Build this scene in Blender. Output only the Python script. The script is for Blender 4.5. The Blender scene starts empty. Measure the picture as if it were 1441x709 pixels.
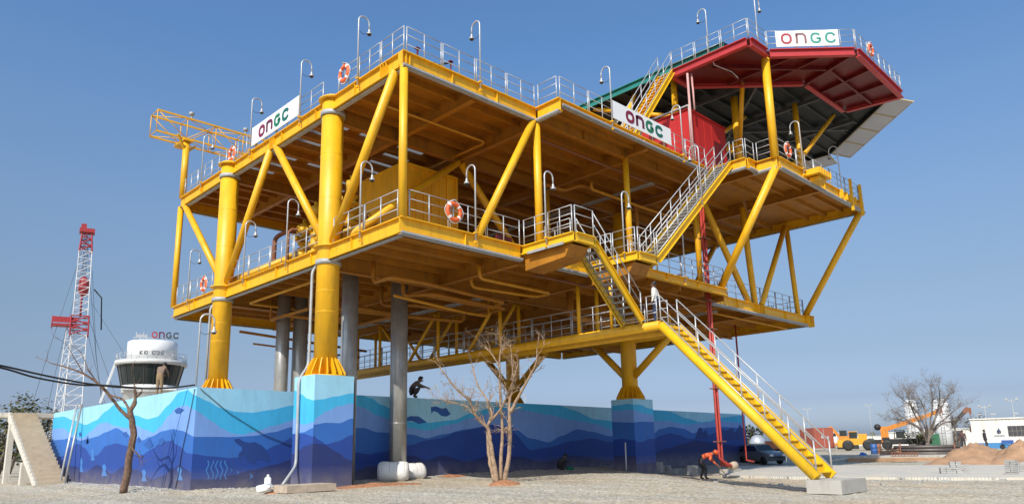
import bpy, bmesh, math, random
from mathutils import Vector, Matrix, Quaternion
random.seed(11)
SC = bpy.context.scene
COL = SC.collection
R = math.radians
PI = math.pi
V = Vector

# ------------------------------------------------------------------ camera
F, CX, CY = 1027.84, 720.0, 414.29
YAW, PITCH, ROLL = 0.7928114, 0.2068090, -0.0208725
CAM = V((-13.6877, -18.9896, 1.1962))
_f = V((math.cos(YAW)*math.cos(PITCH), math.sin(YAW)*math.cos(PITCH), math.sin(PITCH)))
_r = V((math.sin(YAW), -math.cos(YAW), 0.0))
_u = _r.cross(_f)
RIGHT = _r*math.cos(ROLL) + _u*math.sin(ROLL)
UP = -_r*math.sin(ROLL) + _u*math.cos(ROLL)
FWD = _f
cd = bpy.data.cameras.new('camera')
cam = bpy.data.objects.new('camera', cd)
COL.objects.link(cam)
cam.matrix_world = Matrix((
    (RIGHT.x, UP.x, -FWD.x, CAM.x),
    (RIGHT.y, UP.y, -FWD.y, CAM.y),
    (RIGHT.z, UP.z, -FWD.z, CAM.z),
    (0, 0, 0, 1)))
cd.sensor_width = 36
cd.lens = F/1441*36
cd.shift_y = (CY-354.5)/1441
cd.clip_start = .1
cd.clip_end = 20000
SC.camera = cam

def ray(u, v):
    return RIGHT*((u-CX)/F) - UP*((v-CY)/F) + FWD
def at(u, v, **k):
    """survey helper: the point of the site seen at photo pixel (u, v) on a plane X=, Y= or Z="""
    d = ray(u, v)
    (a, val), = k.items()
    i = 'XYZ'.index(a)
    return CAM + d*((val-CAM[i])/d[i])
def atd(u, v, d):
    return CAM + ray(u, v)*d
def frame(u, d):
    """ground point in direction of column u at depth d, and the turn that faces the viewer"""
    q = ray(u, 620)
    q = V((q.x, q.y, 0))
    p = V((CAM.x, CAM.y, 0)) + q*d
    return p, math.atan2(q.y, q.x) - PI/2

# ------------------------------------------------------------------ materials
_m = {}
def M(name, col, rough=.5, metal=0.0, var=.10, scale=2.0, bump=0.0, bscale=40.0, dirt=None, dirt_amt=.0, spec=.5, trans=0, splash=None):
    if name in _m: return _m[name]
    m = bpy.data.materials.new(name); m.use_nodes = True
    nt = m.node_tree; n = nt.nodes; l = nt.links
    b = n['Principled BSDF']
    b.inputs['Roughness'].default_value = rough
    b.inputs['Metallic'].default_value = metal
    b.inputs['Specular IOR Level'].default_value = spec
    geo = n.new('ShaderNodeNewGeometry')
    nz = n.new('ShaderNodeTexNoise'); nz.inputs['Scale'].default_value = scale
    nz.inputs['Detail'].default_value = 6; nz.inputs['Roughness'].default_value = .65
    l.new(geo.outputs['Position'], nz.inputs['Vector'])
    rp = n.new('ShaderNodeValToRGB')
    rp.color_ramp.elements[0].position = .3; rp.color_ramp.elements[1].position = .7
    lo = [max(0, c*(1-var)) for c in col]; hi = [min(1, c*(1+var)) for c in col]
    rp.color_ramp.elements[0].color = (*lo, 1); rp.color_ramp.elements[1].color = (*hi, 1)
    l.new(nz.outputs['Fac'], rp.inputs['Fac'])
    out = rp.outputs['Color']
    if dirt is not None:
        mp = n.new('ShaderNodeMapping'); mp.inputs['Scale'].default_value = (2.2, 2.2, .45)
        l.new(geo.outputs['Position'], mp.inputs['Vector'])
        n2 = n.new('ShaderNodeTexNoise'); n2.inputs['Scale'].default_value = 1.6; n2.inputs['Detail'].default_value = 8
        n2.inputs['Roughness'].default_value = .7
        l.new(mp.outputs['Vector'], n2.inputs['Vector'])
        r2 = n.new('ShaderNodeValToRGB'); r2.color_ramp.elements[0].position = .47; r2.color_ramp.elements[1].position = .74
        r2.color_ramp.elements[1].color = (dirt_amt,)*3+(1,)
        l.new(n2.outputs['Fac'], r2.inputs['Fac'])
        mx = n.new('ShaderNodeMixRGB'); l.new(r2.outputs['Color'], mx.inputs['Fac'])
        l.new(out, mx.inputs[1]); mx.inputs[2].default_value = (*dirt, 1)
        out = mx.outputs['Color']
    if splash is not None:                     # dust and mud thrown up along the foot
        sz = n.new('ShaderNodeSeparateXYZ'); l.new(geo.outputs['Position'], sz.inputs[0])
        n4 = n.new('ShaderNodeTexNoise'); n4.inputs['Scale'].default_value = 2.4; n4.inputs['Detail'].default_value = 7; l.new(geo.outputs['Position'], n4.inputs['Vector'])
        mr = n.new('ShaderNodeMapRange'); mr.inputs[1].default_value = .0; mr.inputs[2].default_value = .75; mr.inputs[3].default_value = .85; mr.inputs[4].default_value = 0
        l.new(sz.outputs['Z'], mr.inputs[0])
        mu = n.new('ShaderNodeMath'); mu.operation = 'MULTIPLY'; l.new(mr.outputs[0], mu.inputs[0]); l.new(n4.outputs['Fac'], mu.inputs[1])
        m4 = n.new('ShaderNodeMixRGB'); l.new(mu.outputs[0], m4.inputs['Fac']); l.new(out, m4.inputs[1]); m4.inputs[2].default_value = (*splash, 1)
        out = m4.outputs['Color']
    l.new(out, b.inputs['Base Color'])
    if bump:
        n3 = n.new('ShaderNodeTexNoise'); n3.inputs['Scale'].default_value = bscale; n3.inputs['Detail'].default_value = 5
        l.new(geo.outputs['Position'], n3.inputs['Vector'])
        bp = n.new('ShaderNodeBump'); bp.inputs['Strength'].default_value = bump; bp.inputs['Distance'].default_value = .02
        l.new(n3.outputs['Fac'], bp.inputs['Height']); l.new(bp.outputs['Normal'], b.inputs['Normal'])
    if trans:
        tr = n.new('ShaderNodeBsdfTranslucent'); tr.inputs['Color'].default_value = (*col, 1)
        mxs = n.new('ShaderNodeMixShader'); mxs.inputs['Fac'].default_value = trans
        l.new(b.outputs['BSDF'], mxs.inputs[1]); l.new(tr.outputs['BSDF'], mxs.inputs[2])
        l.new(mxs.outputs['Shader'], n['Material Output'].inputs['Surface'])
    _m[name] = m
    return m

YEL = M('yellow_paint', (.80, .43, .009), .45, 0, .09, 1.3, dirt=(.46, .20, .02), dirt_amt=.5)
YELSHADE = M('yellow_shaded', (.38, .152, .007), .6, 0, .16, .9, dirt=(.17, .08, .02), dirt_amt=.6)  # same yellow paint, underside shade put into its colour, with dirt on top
YELB = M('yellow_bright', (.78, .47, .010), .45, 0, .07, 1.5, dirt=(.45, .26, .05), dirt_amt=.5)
GALV = M('galvanised_steel', (.47, .48, .49), .42, .35, .12, 6)
GREY = M('grey_trim', (.36, .37, .375), .55, .1, .15, 3)
WHITE = M('white_paint', (.80, .80, .79), .45, 0, .03, 2)
SIGNW = M('sign_white', (.82, .82, .82), .4, 0, .02, 1)
PIPE = M('grey_pipe', (.36, .36, .34), .36, .35, .22, 1.2, dirt=(.16, .16, .16), dirt_amt=.6)
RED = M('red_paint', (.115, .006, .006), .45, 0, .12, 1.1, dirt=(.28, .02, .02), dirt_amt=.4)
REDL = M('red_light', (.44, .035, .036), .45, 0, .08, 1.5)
REDC = M('red_cabin', (.45, .019, .016), .5, 0, .07, 1.0)
REDP = M('red_pipe', (.40, .045, .03), .5, 0, .2, 2)
TEAL = M('teal_paint', (.02, .20, .17), .5, 0, .15, 1)
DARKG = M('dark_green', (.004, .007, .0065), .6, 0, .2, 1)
DGREY = M('dark_grey', (.05, .05, .055), .5, 0, .2, 3)
PURLIN = M('purlin_grey', (.07, .074, .074), .5, .1, .15, 2)
ORANGE = M('lifebuoy_orange', (.75, .13, .03), .5, 0, .08, 4)
CONC = M('concrete', (.42, .40, .36), .9, 0, .12, 2.0, bump=.4, dirt=(.25, .22, .18), dirt_amt=.5)
CREAM = M('cream_concrete', (.62, .58, .50), .9, 0, .08, 2.0, bump=.2, dirt=(.35, .28, .2), dirt_amt=.5)
STEP = M('step_concrete', (.52, .42, .30), .95, 0, .12, 3, bump=.5)
BLACK = M('black_rubber', (.018, .018, .018), .6, 0, .2, 3)
BARKL = M('pale_bark', (.36, .25, .165), .9, 0, .42, 9, bump=.8, bscale=30)
BARKD = M('brown_bark', (.17, .105, .07), .95, 0, .42, 9, bump=.8, bscale=30)
BARKG = M('grey_bark', (.20, .165, .14), .95, 0, .25, 5)
SKIN = M('skin', (.20, .10, .06), .6, 0, .06, 9)
HAIR = M('hair', (.012, .010, .009), .6, 0, .1, 9)
SHELL = M('wire_shell', (.60, .60, .60), .5, 0, .1, 4)
GLASSD = M('dark_glass', (.022, .030, .030), .12, 0, .3, .8)
SKYL = M('translucent_panel', (.55, .57, .58), .5, 0, .12, 3, trans=.6)
VALVE = M('valve_yellow', (.62, .37, .02), .5, 0, .2, 4)
BLUEV = M('blue_paint', (.02, .06, .13), .5, 0, .2, 4)
RUST = M('rust_brown', (.22, .09, .05), .7, 0, .3, 4)
TREADG = M('grating_tread', (.34, .345, .34), .5, .3, .2, 8)

# ------------------------------------------------------------------ objects
def tag(o, label=None, cat=None, group=None, kind=None):
    if label: o['label'] = label
    if cat: o['category'] = cat
    if group: o['group'] = group
    if kind: o['kind'] = kind
    return o
def empty(name, loc=(0, 0, 0), rz=0, label=None, cat=None, group=None):
    o = bpy.data.objects.new(name, None)
    o.empty_display_size = .3
    COL.objects.link(o)
    o.location = loc; o.rotation_euler = (0, 0, rz)
    return tag(o, label, cat, group)
def copy_tree(o, parent=None):
    c = o.copy(); COL.objects.link(c)
    if parent is not None: c.parent = parent
    for ch in [x for x in o.children]:
        copy_tree(ch, c)
    return c

class MB:
    def __init__(self):
        self.v = []; self.f = []; self.m = []; self.s = []
    def add(self, vs, fs, mi=0, sm=False):
        k = len(self.v)
        self.v += [V(x) for x in vs]
        for f in fs:
            self.f.append([i+k for i in f]); self.m.append(mi); self.s.append(sm)
        return self
    def box(self, c, s, mi=0, rot=None):
        c = V(c); x, y, z = s[0]/2, s[1]/2, s[2]/2
        vs = [V((a*x, b*y, d*z)) for d in (-1, 1) for b in (-1, 1) for a in (-1, 1)]
        if rot is not None: vs = [rot @ q for q in vs]
        return self.add([c+q for q in vs], [(0, 2, 3, 1), (4, 5, 7, 6), (0, 1, 5, 4), (2, 6, 7, 3), (0, 4, 6, 2), (1, 3, 7, 5)], mi)
    def bar(self, p, q, w, h, mi=0, up=(0, 0, 1)):
        """rectangular bar from p to q, w wide and h deep"""
        p, q = V(p), V(q); d = (q-p).normalized(); up = V(up)
        s = d.cross(up)
        if s.length < 1e-4: s = d.cross(V((1, 0, 0)))
        s.normalize(); t = s.cross(d)
        vs = []
        for o in (p, q):
            for a, b in ((-1, -1), (1, -1), (1, 1), (-1, 1)):
                vs.append(o + s*(a*w/2) + t*(b*h/2))
        return self.add(vs, [(3, 2, 1, 0), (4, 5, 6, 7), (0, 1, 5, 4), (1, 2, 6, 5), (2, 3, 7, 6), (3, 0, 4, 7)], mi)
    def path(self, pts, r, n=8, mi=0, cap=True):
        pts = [V(p) for p in pts]
        rs = r if isinstance(r, (list, tuple)) else [r]*len(pts)
        k = len(pts); t0 = (pts[1]-pts[0]).normalized()
        a = V((0, 0, 1)) if abs(t0.z) < .9 else V((1, 0, 0))
        nrm = t0.cross(a).normalized(); prev = t0; vs = []
        for i, p in enumerate(pts):
            if i == 0: t = t0
            elif i == k-1: t = (pts[i]-pts[i-1]).normalized()
            else:
                t = (pts[i+1]-pts[i]).normalized() + (pts[i]-pts[i-1]).normalized()
                t = t.normalized() if t.length > 1e-5 else prev
            nrm = (prev.rotation_difference(t) @ nrm)
            nrm = (nrm - t*nrm.dot(t)).normalized()
            b = t.cross(nrm); prev = t
            for j in range(n):
                w = 2*PI*j/n
                vs.append(p + nrm*(math.cos(w)*rs[i]) + b*(math.sin(w)*rs[i]))
        fs = []
        for i in range(k-1):
            for j in range(n):
                j2 = (j+1) % n
                fs.append((i*n+j, i*n+j2, (i+1)*n+j2, (i+1)*n+j))
        self.add(vs, fs, mi, True)
        if cap:
            kk = len(self.v)-len(vs)
            self.f.append([kk+j for j in reversed(range(n))]); self.m.append(mi); self.s.append(False)
            self.f.append([kk+(k-1)*n+j for j in range(n)]); self.m.append(mi); self.s.append(False)
        return self
    def tube(self, p, q, r, r2=None, n=12, mi=0, cap=True):
        return self.path([p, q], [r, r if r2 is None else r2], n, mi, cap)
    def lathe(self, prof, c=(0, 0, 0), n=24, mi=0, axis=None, cap=True):
        """prof: list of (radius, height)"""
        c = V(c); vs = []
        q = V((0, 0, 1)).rotation_difference(V(axis).normalized()) if axis is not None else None
        for r_, z in prof:
            for j in range(n):
                w = 2*PI*j/n
                p = V((r_*math.cos(w), r_*math.sin(w), z))
                vs.append(c + (q @ p if q else p))
        fs = []
        for i in range(len(prof)-1):
            for j in range(n):
                j2 = (j+1) % n
                fs.append((i*n+j, i*n+j2, (i+1)*n+j2, (i+1)*n+j))
        self.add(vs, fs, mi, True)
        if cap:
            kk = len(self.v)-len(vs); k = len(prof)
            if prof[0][0] > 1e-4:
                self.f.append([kk+j for j in reversed(range(n))]); self.m.append(mi); self.s.append(False)
            if prof[-1][0] > 1e-4:
                self.f.append([kk+(k-1)*n+j for j in range(n)]); self.m.append(mi); self.s.append(False)
        return self
    def prism(self, poly, z0, z1, mi=0, mtop=None):
        n = len(poly)
        vs = [(x, y, z0) for x, y in poly] + [(x, y, z1) for x, y in poly]
        self.add(vs, [tuple(reversed(range(n)))]+[(i, (i+1) % n, n+(i+1) % n, n+i) for i in range(n)], mi)
        k = len(self.v)-2*n
        self.f.append([k+n+i for i in range(n)]); self.m.append(mi if mtop is None else mtop); self.s.append(False)
        return self
    def sphere(self, c, r, mi=0, n=12, sz=None):
        sz = sz or (1, 1, 1); c = V(c); m_ = n//2
        vs = [c+V((0, 0, -r*sz[2]))]
        for i in range(1, m_):
            a = -PI/2 + PI*i/m_
            for j in range(n):
                w = 2*PI*j/n
                vs.append(c+V((r*sz[0]*math.cos(a)*math.cos(w), r*sz[1]*math.cos(a)*math.sin(w), r*sz[2]*math.sin(a))))
        vs.append(c+V((0, 0, r*sz[2]))); fs = []
        for j in range(n): fs.append((0, 1+(j+1) % n, 1+j))
        for i in range(m_-2):
            for j in range(n):
                a = 1+i*n+j; b = 1+i*n+(j+1) % n
                fs.append((a, b, b+n, a+n))
        top = len(vs)-1; o = 1+(m_-2)*n
        for j in range(n): fs.append((o+j, o+(j+1) % n, top))
        return self.add(vs, fs, mi, True)
    def build(self, name, mats, parent=None, label=None):
        mats = mats if isinstance(mats, (list, tuple)) else [mats]
        me = bpy.data.meshes.new(name)
        off = V((0, 0, 0))
        if parent is None and self.v:
            xs = [p.x for p in self.v]; ys = [p.y for p in self.v]; zs = [p.z for p in self.v]
            off = V(((min(xs)+max(xs))/2, (min(ys)+max(ys))/2, min(zs)))
        me.from_pydata([p-off for p in self.v], [], self.f)
        for mm in mats: me.materials.append(mm)
        me.polygons.foreach_set('material_index', self.m)
        me.polygons.foreach_set('use_smooth', self.s)
        me.update()
        o = bpy.data.objects.new(name, me); COL.objects.link(o)
        if parent is not None: o.parent = parent
        else: o.location = off
        if label: o['label'] = label
        return o

def lerp(p, q, t): return V(p)*(1-t) + V(q)*t

# ------------------------------------------------------------------ light and sky
AZ, EL = R(25), R(42)
SUN = V((-math.cos(EL)*math.cos(AZ), -math.cos(EL)*math.sin(AZ), math.sin(EL)))
sd = bpy.data.lights.new('sun', 'SUN'); so = bpy.data.objects.new('sun', sd); COL.objects.link(so)
sd.energy = 4.7; sd.angle = R(.53); sd.color = (1, .93, .82)
so.rotation_euler = SUN.to_track_quat('Z', 'Y').to_euler(); so.location = (-30, -30, 60)
W = bpy.data.worlds.new('World'); SC.world = W; W.use_nodes = True
wn = W.node_tree.nodes; wl = W.node_tree.links
sky = wn.new('ShaderNodeTexSky'); sky.sky_type = 'NISHITA'; sky.sun_disc = False
sky.sun_elevation = EL
sky.sun_rotation = math.atan2(SUN.x, SUN.y)
sky.altitude = 0; sky.air_density = 1.0; sky.dust_density = 1.8; sky.ozone_density = 3.0
tc = wn.new('ShaderNodeTexCoord'); sx = wn.new('ShaderNodeSeparateXYZ'); wl.new(tc.outputs['Generated'], sx.inputs[0])
rp_s = wn.new('ShaderNodeValToRGB'); el = rp_s.color_ramp.elements
el[0].position = .02; el[0].color = (1.06, 1.20, 1.65, 1)
el[1].position = .50; el[1].color = (.95, 1.25, 1.44, 1)
for z_, c_ in ((.054, (.76, .81, 1.10)), (.111, (.785, .77, .865)), (.19, (.92, .895, .89)), (.29, (1.06, 1.087, 1.10)), (.40, (1.06, 1.215, 1.29))):
    e_ = el.new(z_); e_.color = (*c_, 1)
wl.new(sx.outputs['Z'], rp_s.inputs['Fac'])
mx_s = wn.new('ShaderNodeMixRGB'); mx_s.blend_type = 'MULTIPLY'; mx_s.inputs[0].default_value = 1
wl.new(sky.outputs['Color'], mx_s.inputs[1]); wl.new(rp_s.outputs['Color'], mx_s.inputs[2])
wl.new(mx_s.outputs['Color'], wn['Background'].inputs['Color'])
wn['Background'].inputs['Strength'].default_value = .13
SC.view_settings.view_transform = 'Standard'; SC.view_settings.look = 'None'
SC.view_settings.exposure = 0; SC.view_settings.gamma = 1
try: SC.view_settings.use_curve_mapping = False
except Exception: pass
SC.render.engine = 'CYCLES'
SC.cycles.max_bounces = 8; SC.cycles.diffuse_bounces = 5; SC.cycles.use_denoising = True
# ================================================================== THE PLATFORM
U, L = 14.75, 8.75            # upper and lower deck levels
PLAT = empty('offshore_platform', (0, 0, 0), 0,
             'huge yellow steel offshore platform with two open decks on stout legs above blue painted wall', 'platform')

def girder(parent, p, q, h=.55, fl=.26, mat=None, name='edge_girder', grey=True, side=None):
    """I-beam hanging below the line p-q, with the grey drip strip along its foot"""
    p, q = V(p), V(q)
    mb = MB()
    mb.bar(p-V((0, 0, .018)), q-V((0, 0, .018)), fl, .036)
    mb.bar(p-V((0, 0, h/2)), q-V((0, 0, h/2)), .03, h-.072)
    mb.bar(p-V((0, 0, h-.018)), q-V((0, 0, h-.018)), fl*.85, .036)
    d = (q-p); ln = d.length; d.normalize(); s = d.cross(V((0, 0, 1)))
    k = int(ln/3.1)
    for i in range(1, k+1):                         # web stiffeners
        c = p + d*(ln*i/(k+1)) - V((0, 0, h/2))
        mb.bar(c-V((0, 0, h/2-.04)), c+V((0, 0, h/2-.04)), .02, fl*.8, up=s)
    o = mb.build(name, mat or YEL, parent)
    if grey:
        g = MB(); a = side if side is not None else s
        a = V(a)*(fl*.43+.03)
        g.bar(p+a-V((0, 0, h+.006)), q+a-V((0, 0, h+.006)), .05, .075)
        g.bar(p+a*.4-V((0, 0, h+.07)), q+a*.4-V((0, 0, h+.07)), .18, .02)
        g.build('drip_edge', GREY, o)
    return o

def deck(name, z, rects, holes=(), th=.03):
    mb = MB()
    for x0, x1, y0, y1 in rects:
        mb.box(((x0+x1)/2, (y0+y1)/2, z-.05-th/2), (x1-x0-.004, y1-y0-.004, th))
    return mb.build(name, YELSHADE, PLAT)

# ---- upper deck
XR, YB = 29.5, 20.35
rects = [(7, 29.5, 0, 20.35), (0, 7, 0, 5), (0, 7, 14, 20.35), (6.6, 18.0, -1.24, 0), (18.0, 29.5, -1.24, 0),
         (17.95, 18.95, -3.25, -1.24), (18.95, 29.5, -4.35, -1.24)]
holes = []
ys = [5 + i*9/8 for i in range(9)]
xs = [0, .5, 1.9, 2.5, 3.9, 4.5, 5.9, 7]
rnd = random.Random(3)
for i in range(8):
    for j in range(7):
        y0, y1 = ys[i], ys[i+1]
        if j % 2 == 1 and rnd.random() < .72:
            h0 = y0+.38; h1 = y0+.78
            holes.append((xs[j], xs[j+1], h0, h1))
            rects += [(xs[j], xs[j+1], y0, h0), (xs[j], xs[j+1], h1, y1)]
        else:
            rects.append((xs[j], xs[j+1], y0, y1))
UD = deck('upper_deck', U, rects)
for h in holes:
    MB().box(((h[0]+h[1])/2, (h[2]+h[3])/2, U-.06), (h[1]-h[0]+.05, h[3]-h[2]+.05, .012)).build('skylight_panel', SKYL, UD)
mb = MB()
for i in range(1, 18):
    y = i*20.35/18
    if abs(y-5) < .25 or abs(y-14) < .25: continue
    mb.bar((.15, y, U-.22), (XR-.15, y, U-.22), .10, .28)
for y in (-.55,):
    mb.bar((6.8, y, U-.17), (17.9, y, U-.17), .08, .18)
for y in (-1.24, -2.3, -3.3):
    mb.bar((19.1, y, U-.20), (XR-.1, y, U-.20), .10, .24)
mb.build('joists', YELSHADE, UD)
def floor_beam(p, q, h, parent, mat=YELSHADE):
    mb = MB(); p = V(p); q = V(q)
    mb.bar(p-V((0, 0, .08+.015)), q-V((0, 0, .08+.015)), .22, .03)
    mb.bar(p-V((0, 0, .08+h/2)), q-V((0, 0, .08+h/2)), .03, h-.06)
    mb.bar(p-V((0, 0, .08+h-.015)), q-V((0, 0, .08+h-.015)), .24, .03)
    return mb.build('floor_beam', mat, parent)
for y in (5, 14): floor_beam((.2, y, U), (XR-.2, y, U), .72, UD)
for x in (3.3, 6.75, 12.6, 18.5, 24.0): floor_beam((x, .15, U-.005), (x, YB-.15, U-.005), .62, UD)
floor_beam((12.6, -1.2, U), (12.6, -.13, U), .4, UD)
for x in (19.0, 24.0): floor_beam((x, -4.2, U-.005), (x, -.02, U-.005), .5, UD)
G = lambda p, q, **k: girder(UD, (*p, U), (*q, U), **k)
G((0, .13), (0, YB-.13)).parent = UD
G((-.13, 0), (6.6, 0), side=(0, -1, 0)); G((6.6, -1.37), (6.6, -.13), side=(-1, 0, 0)); G((6.73, -1.24), (17.82, -1.24), h=.24, side=(0, -1, 0))
girder(UD, (6.75, -.02, U-.02), (17.9, -.02, U-.02), h=.55, grey=False, mat=YELSHADE)
G((17.95, -3.25), (17.95, -1.37), side=(-1, 0, 0), h=.5); G((18.08, -3.25), (18.82, -3.25), side=(0, -1, 0), h=.5)
G((18.95, -4.35), (18.95, -3.12), side=(-1, 0, 0)); G((19.08, -4.35), (XR-.13, -4.35), side=(0, -1, 0))
G((XR, -4.48), (XR, YB), side=(1, 0, 0)); G((.13, YB), (XR-.13, YB), side=(0, 1, 0))
# corner gussets of the front corner and the K-brace nodes
def gusset_pack(x, y, z, h, dx, dy, parent):
    mb = MB()
    for k in (-1, 0, 1):
        mb.box((x+dx*k*.16 + dy*.0, y+dy*k*.16, z-h/2), (.02 if dx else .26, .02 if dy else .26, h-.08))
    return mb.build('gusset', YEL, parent)
gusset_pack(0, 9.6, U, .55, 0, 1, UD); gusset_pack(0, 1.1, U, .55, 0, 1, UD)
gusset_pack(.03, .03, U+.004, .55, 1, 0, UD)

# ---- lower deck
XR2 = 30.5
LD = deck('lower_deck', L, [(0, 30.5, 0, 20.2), (5.62, 6.8, -2.62, 0), (9.6, 11.0, -2.5, 0), (11.0, 19.05, -1.0, 0)])
mb = MB()
for i in range(1, 18):
    y = i*20.2/18
    if abs(y-5) < .25 or abs(y-14) < .25: continue
    mb.bar((.15, y, L-.20), (XR2-.15, y, L-.20), .09, .22)
mb.build('joists', YELSHADE, LD)
for y in (5, 14): floor_beam((.2, y, L), (XR2-.2, y, L), .75, LD)
for x in (5.6, 10.6, 14.5, 18.5, 24.0): floor_beam((x, .15, L-.005), (x, 20.05, L-.005), .62, LD)
H = lambda p, q, **k: girder(LD, (*p, L), (*q, L), **k)
H((0, .13), (0, 20.07)); H((-.13, 0), (5.5, 0), side=(0, -1, 0))
H((6.9, 0), (9.5, 0), side=(0, -1, 0)); H((11.1, -.02), (18.9, -.02), grey=False, mat=YELSHADE); H((19.1, 0), (XR2-.13, 0), side=(0, -1, 0))
H((XR2, -.13), (XR2, 20.2), side=(1, 0, 0)); H((.13, 20.2), (XR2-.13, 20.2), side=(0, 1, 0))
H((11.15, -1.02), (19.05, -1.02), h=.36, grey=False); H((19.05, -.9), (19.05, -.13), h=.36, grey=False)
for x in (13.0, 15.0, 17.0, 18.9):
    MB().prism([(x-.03, -.95), (x+.03, -.95), (x+.03, -.15), (x-.03, -.15)], L-.62, L-.36).build('bracket', YELSHADE, LD)
# landings: the stair-head platforms hung outside the lower deck
def landing(x0, x1, y0, y1, open_side):
    lo = MB()
    lo.box(((x0+x1)/2, (y0+y1)/2, L-.03), (x1-x0, y1-y0, .05))
    o = lo.build('landing', YEL, PLAT)
    g = dict(h=.34, fl=.2, grey=False, mat=YELB)
    girder(o, (x0, y0, L), (x0, 0, L), **g)
    girder(o, (x0+.1, y0, L), (x1-.1, y0, L), **g)
    girder(o, (x1, y0, L), (x1, 0, L), **g)
    br = MB()                                              # tapered bracket boxes below
    for x in (x0+.12, (x0+x1)/2, x1-.12):
        pr = [(x, y0+.25, L-.36), (x, y0+.55, L-.80), (x, -.05, L-.95), (x, -.05, L-.36)]
        br.add([(a-.02, b, c) for a, b, c in pr]+[(a+.02, b, c) for a, b, c in pr],
               [(0, 1, 2, 3), (7, 6, 5, 4), (0, 4, 5, 1), (1, 5, 6, 2), (2, 6, 7, 3), (3, 7, 4, 0)])
    br.add([(x0+.10, y0+.25, L-.37), (x1-.10, y0+.25, L-.37), (x1-.10, y0+.56, L-.79), (x0+.10, y0+.56, L-.79), (x1-.10, -.05, L-.94), (x0+.10, -.05, L-.94)],
           [(0, 1, 2, 3), (3, 2, 4, 5)])
    br.build('bracket', YELSHADE, o)
    return o
LA1 = landing(5.62, 6.82, -2.62, 0, 'x')
LA2 = landing(9.60, 10.95, -2.50, 0, 'x')
g = MB().bar((5.5, -2.2, L-.36), (5.5, -.4, L-.36), .05, .10).build('drip_edge', GREY, LA1)

# ---- legs
ZP = 3.86
def leg(x, y, zb, zt, cap):
    r = .425
    o = MB().tube((x, y, zb+.05), (x, y, zt), r, n=32).build('leg', YEL, PLAT)
    fin = MB()
    fin.lathe([(r+.36, 0), (r+.36, .05), (r+.02, .05)], (x, y, zb), 32, cap=False)
    for k in range(16):
        a = 2*PI*k/16; c, s = math.cos(a), math.sin(a); t = V((-s, c, 0))*.018
        pr = [V((x+c*(r-.01), y+s*(r-.01), zb+.05)), V((x+c*(r+.34), y+s*(r+.34), zb+.05)), V((x+c*(r+.34), y+s*(r+.34), zb+.14)), V((x+c*(r+.05), y+s*(r+.05), zb+.68)), V((x+c*(r-.01), y+s*(r-.01), zb+.68))]
        fin.add([p-t for p in pr]+[p+t for p in pr], [(4, 3, 2, 1, 0), (5, 6, 7, 8, 9), (0, 1, 6, 5), (1, 2, 7, 6), (2, 3, 8, 7), (3, 4, 9, 8)])
    fin.build('base_gussets', YEL, o)
    for z in (U, L):
        if z == U and not cap: continue
        MB().lathe([(r+.003, -.03), (r+.15, -.03), (r+.15, .01), (r+.003, .01)], (x, y, z), 32, cap=False).build('flange', YEL, o)
        MB().lathe([(r+.003, -.10), (r+.055, -.10), (r+.055, .08), (r+.003, .08)], (x, y, z-.60), 32, cap=False).build('collar', GREY, o)
    for z in (zb+2.4, L-1.7, L+1.9, L+3.7): MB().lathe([(r+.001, -.012), (r+.006, 0), (r+.001, .012)], (x, y, z), 32, cap=False).build('weld_seam', YEL, o)
    return o
leg(.15, 4.9, ZP, U+.12, True); leg(.0, 14.0, ZP-.05, U+.12, True)
leg(18.6, 4.85, ZP-.26, L-.1, False); leg(18.6, 13.85, ZP-.26, L-.1, False)

# ---- posts and braces
def tubepart(name, p, q, r, mat=YEL, parent=PLAT):
    return MB().tube(p, q, r, n=16).build(name, mat, parent)
post = lambda x, y, z0, z1, r=.145: tubepart('post', (x, y, z0), (x, y, z1), r)
post(0, 0, L, U-.5); post(0, 20.2, L, U-.5, .15); post(0, 20.1, U, U+3.2, .17)
post(6.6, -.02, L, U-.5, .155); post(12.6, 0, L, U-.5, .14); post(18.45, 0, L, U-.5, .15)
post(12.6, 5, L, U-.7, .13); post(12.6, 14, L, U-.7, .13); post(24.0, 14, L, U-.7, .16); post(18.5, 13.9, L-.2, U-.7, .3); post(18.5, 5, L-.2, U-.7, .3)
B = lambda p, q, r=.165: tubepart('brace', p, q, r)
B((0, .5, U-.5), (.1, 4.55, L+.15)); B((0, 9.35, U-.5), (.1, 5.3, L+.45)); B((0, 9.85, U-.5), (0, 13.65, L+.2)); B((0, 19.7, U-.5), (0, 14.4, L+.5), .16)
B((6.45, -.02, U-.5), (3.35, 0, L), .15)
B((18.75, 0, U-.5), (23.3, 0, L), .175); B((23.5, 0, U-.5), (24.0, 0, L), .17); B((29.0, .1, U-.5), (24.75, 0, L), .165); B((29.2, .1, U-.5), (29.4, 0, L), .15)
B((18.95, -4.25, U-.5), (18.95, -.75, L), .19); B((29.35, -4.3, U-.55), (30.4, .05, L-.02), .19)
B((.4, 5, L+.1), (6.65, 5, U-.78)); B((6.85, 5, U-.78), (11.9, 5, L+.05)); B((.3, 14, L+.3), (9.0, 14, U-.78)); B((9.3, 14, U-.78), (18.0, 14, L+.2))
B((24.2, 5, L+.05), (29.0, 5, U-.7), .17); B((18.9, 5, L+.2), (24.0, 5, U-.7), .17); B((24.6, 14, L+.1), (29.0, 14, U-.7), .17)
# stiff corner bracket at the far end of the lower deck
for x in (30.3, 30.62, 30.9): MB().box((x, -.12, L-.30), (.03, .36, .66)).build('gusset', YEL, LD)
MB().box((30.6, -.12, L+.02), (.75, .42, .03)).build('cap_plate', YEL, LD)
for dx in (-.25, .05, .35): MB().box((24.3+dx, -.1, L-.28), (.03, .26, .5)).build('gusset', YEL, LD)
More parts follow.
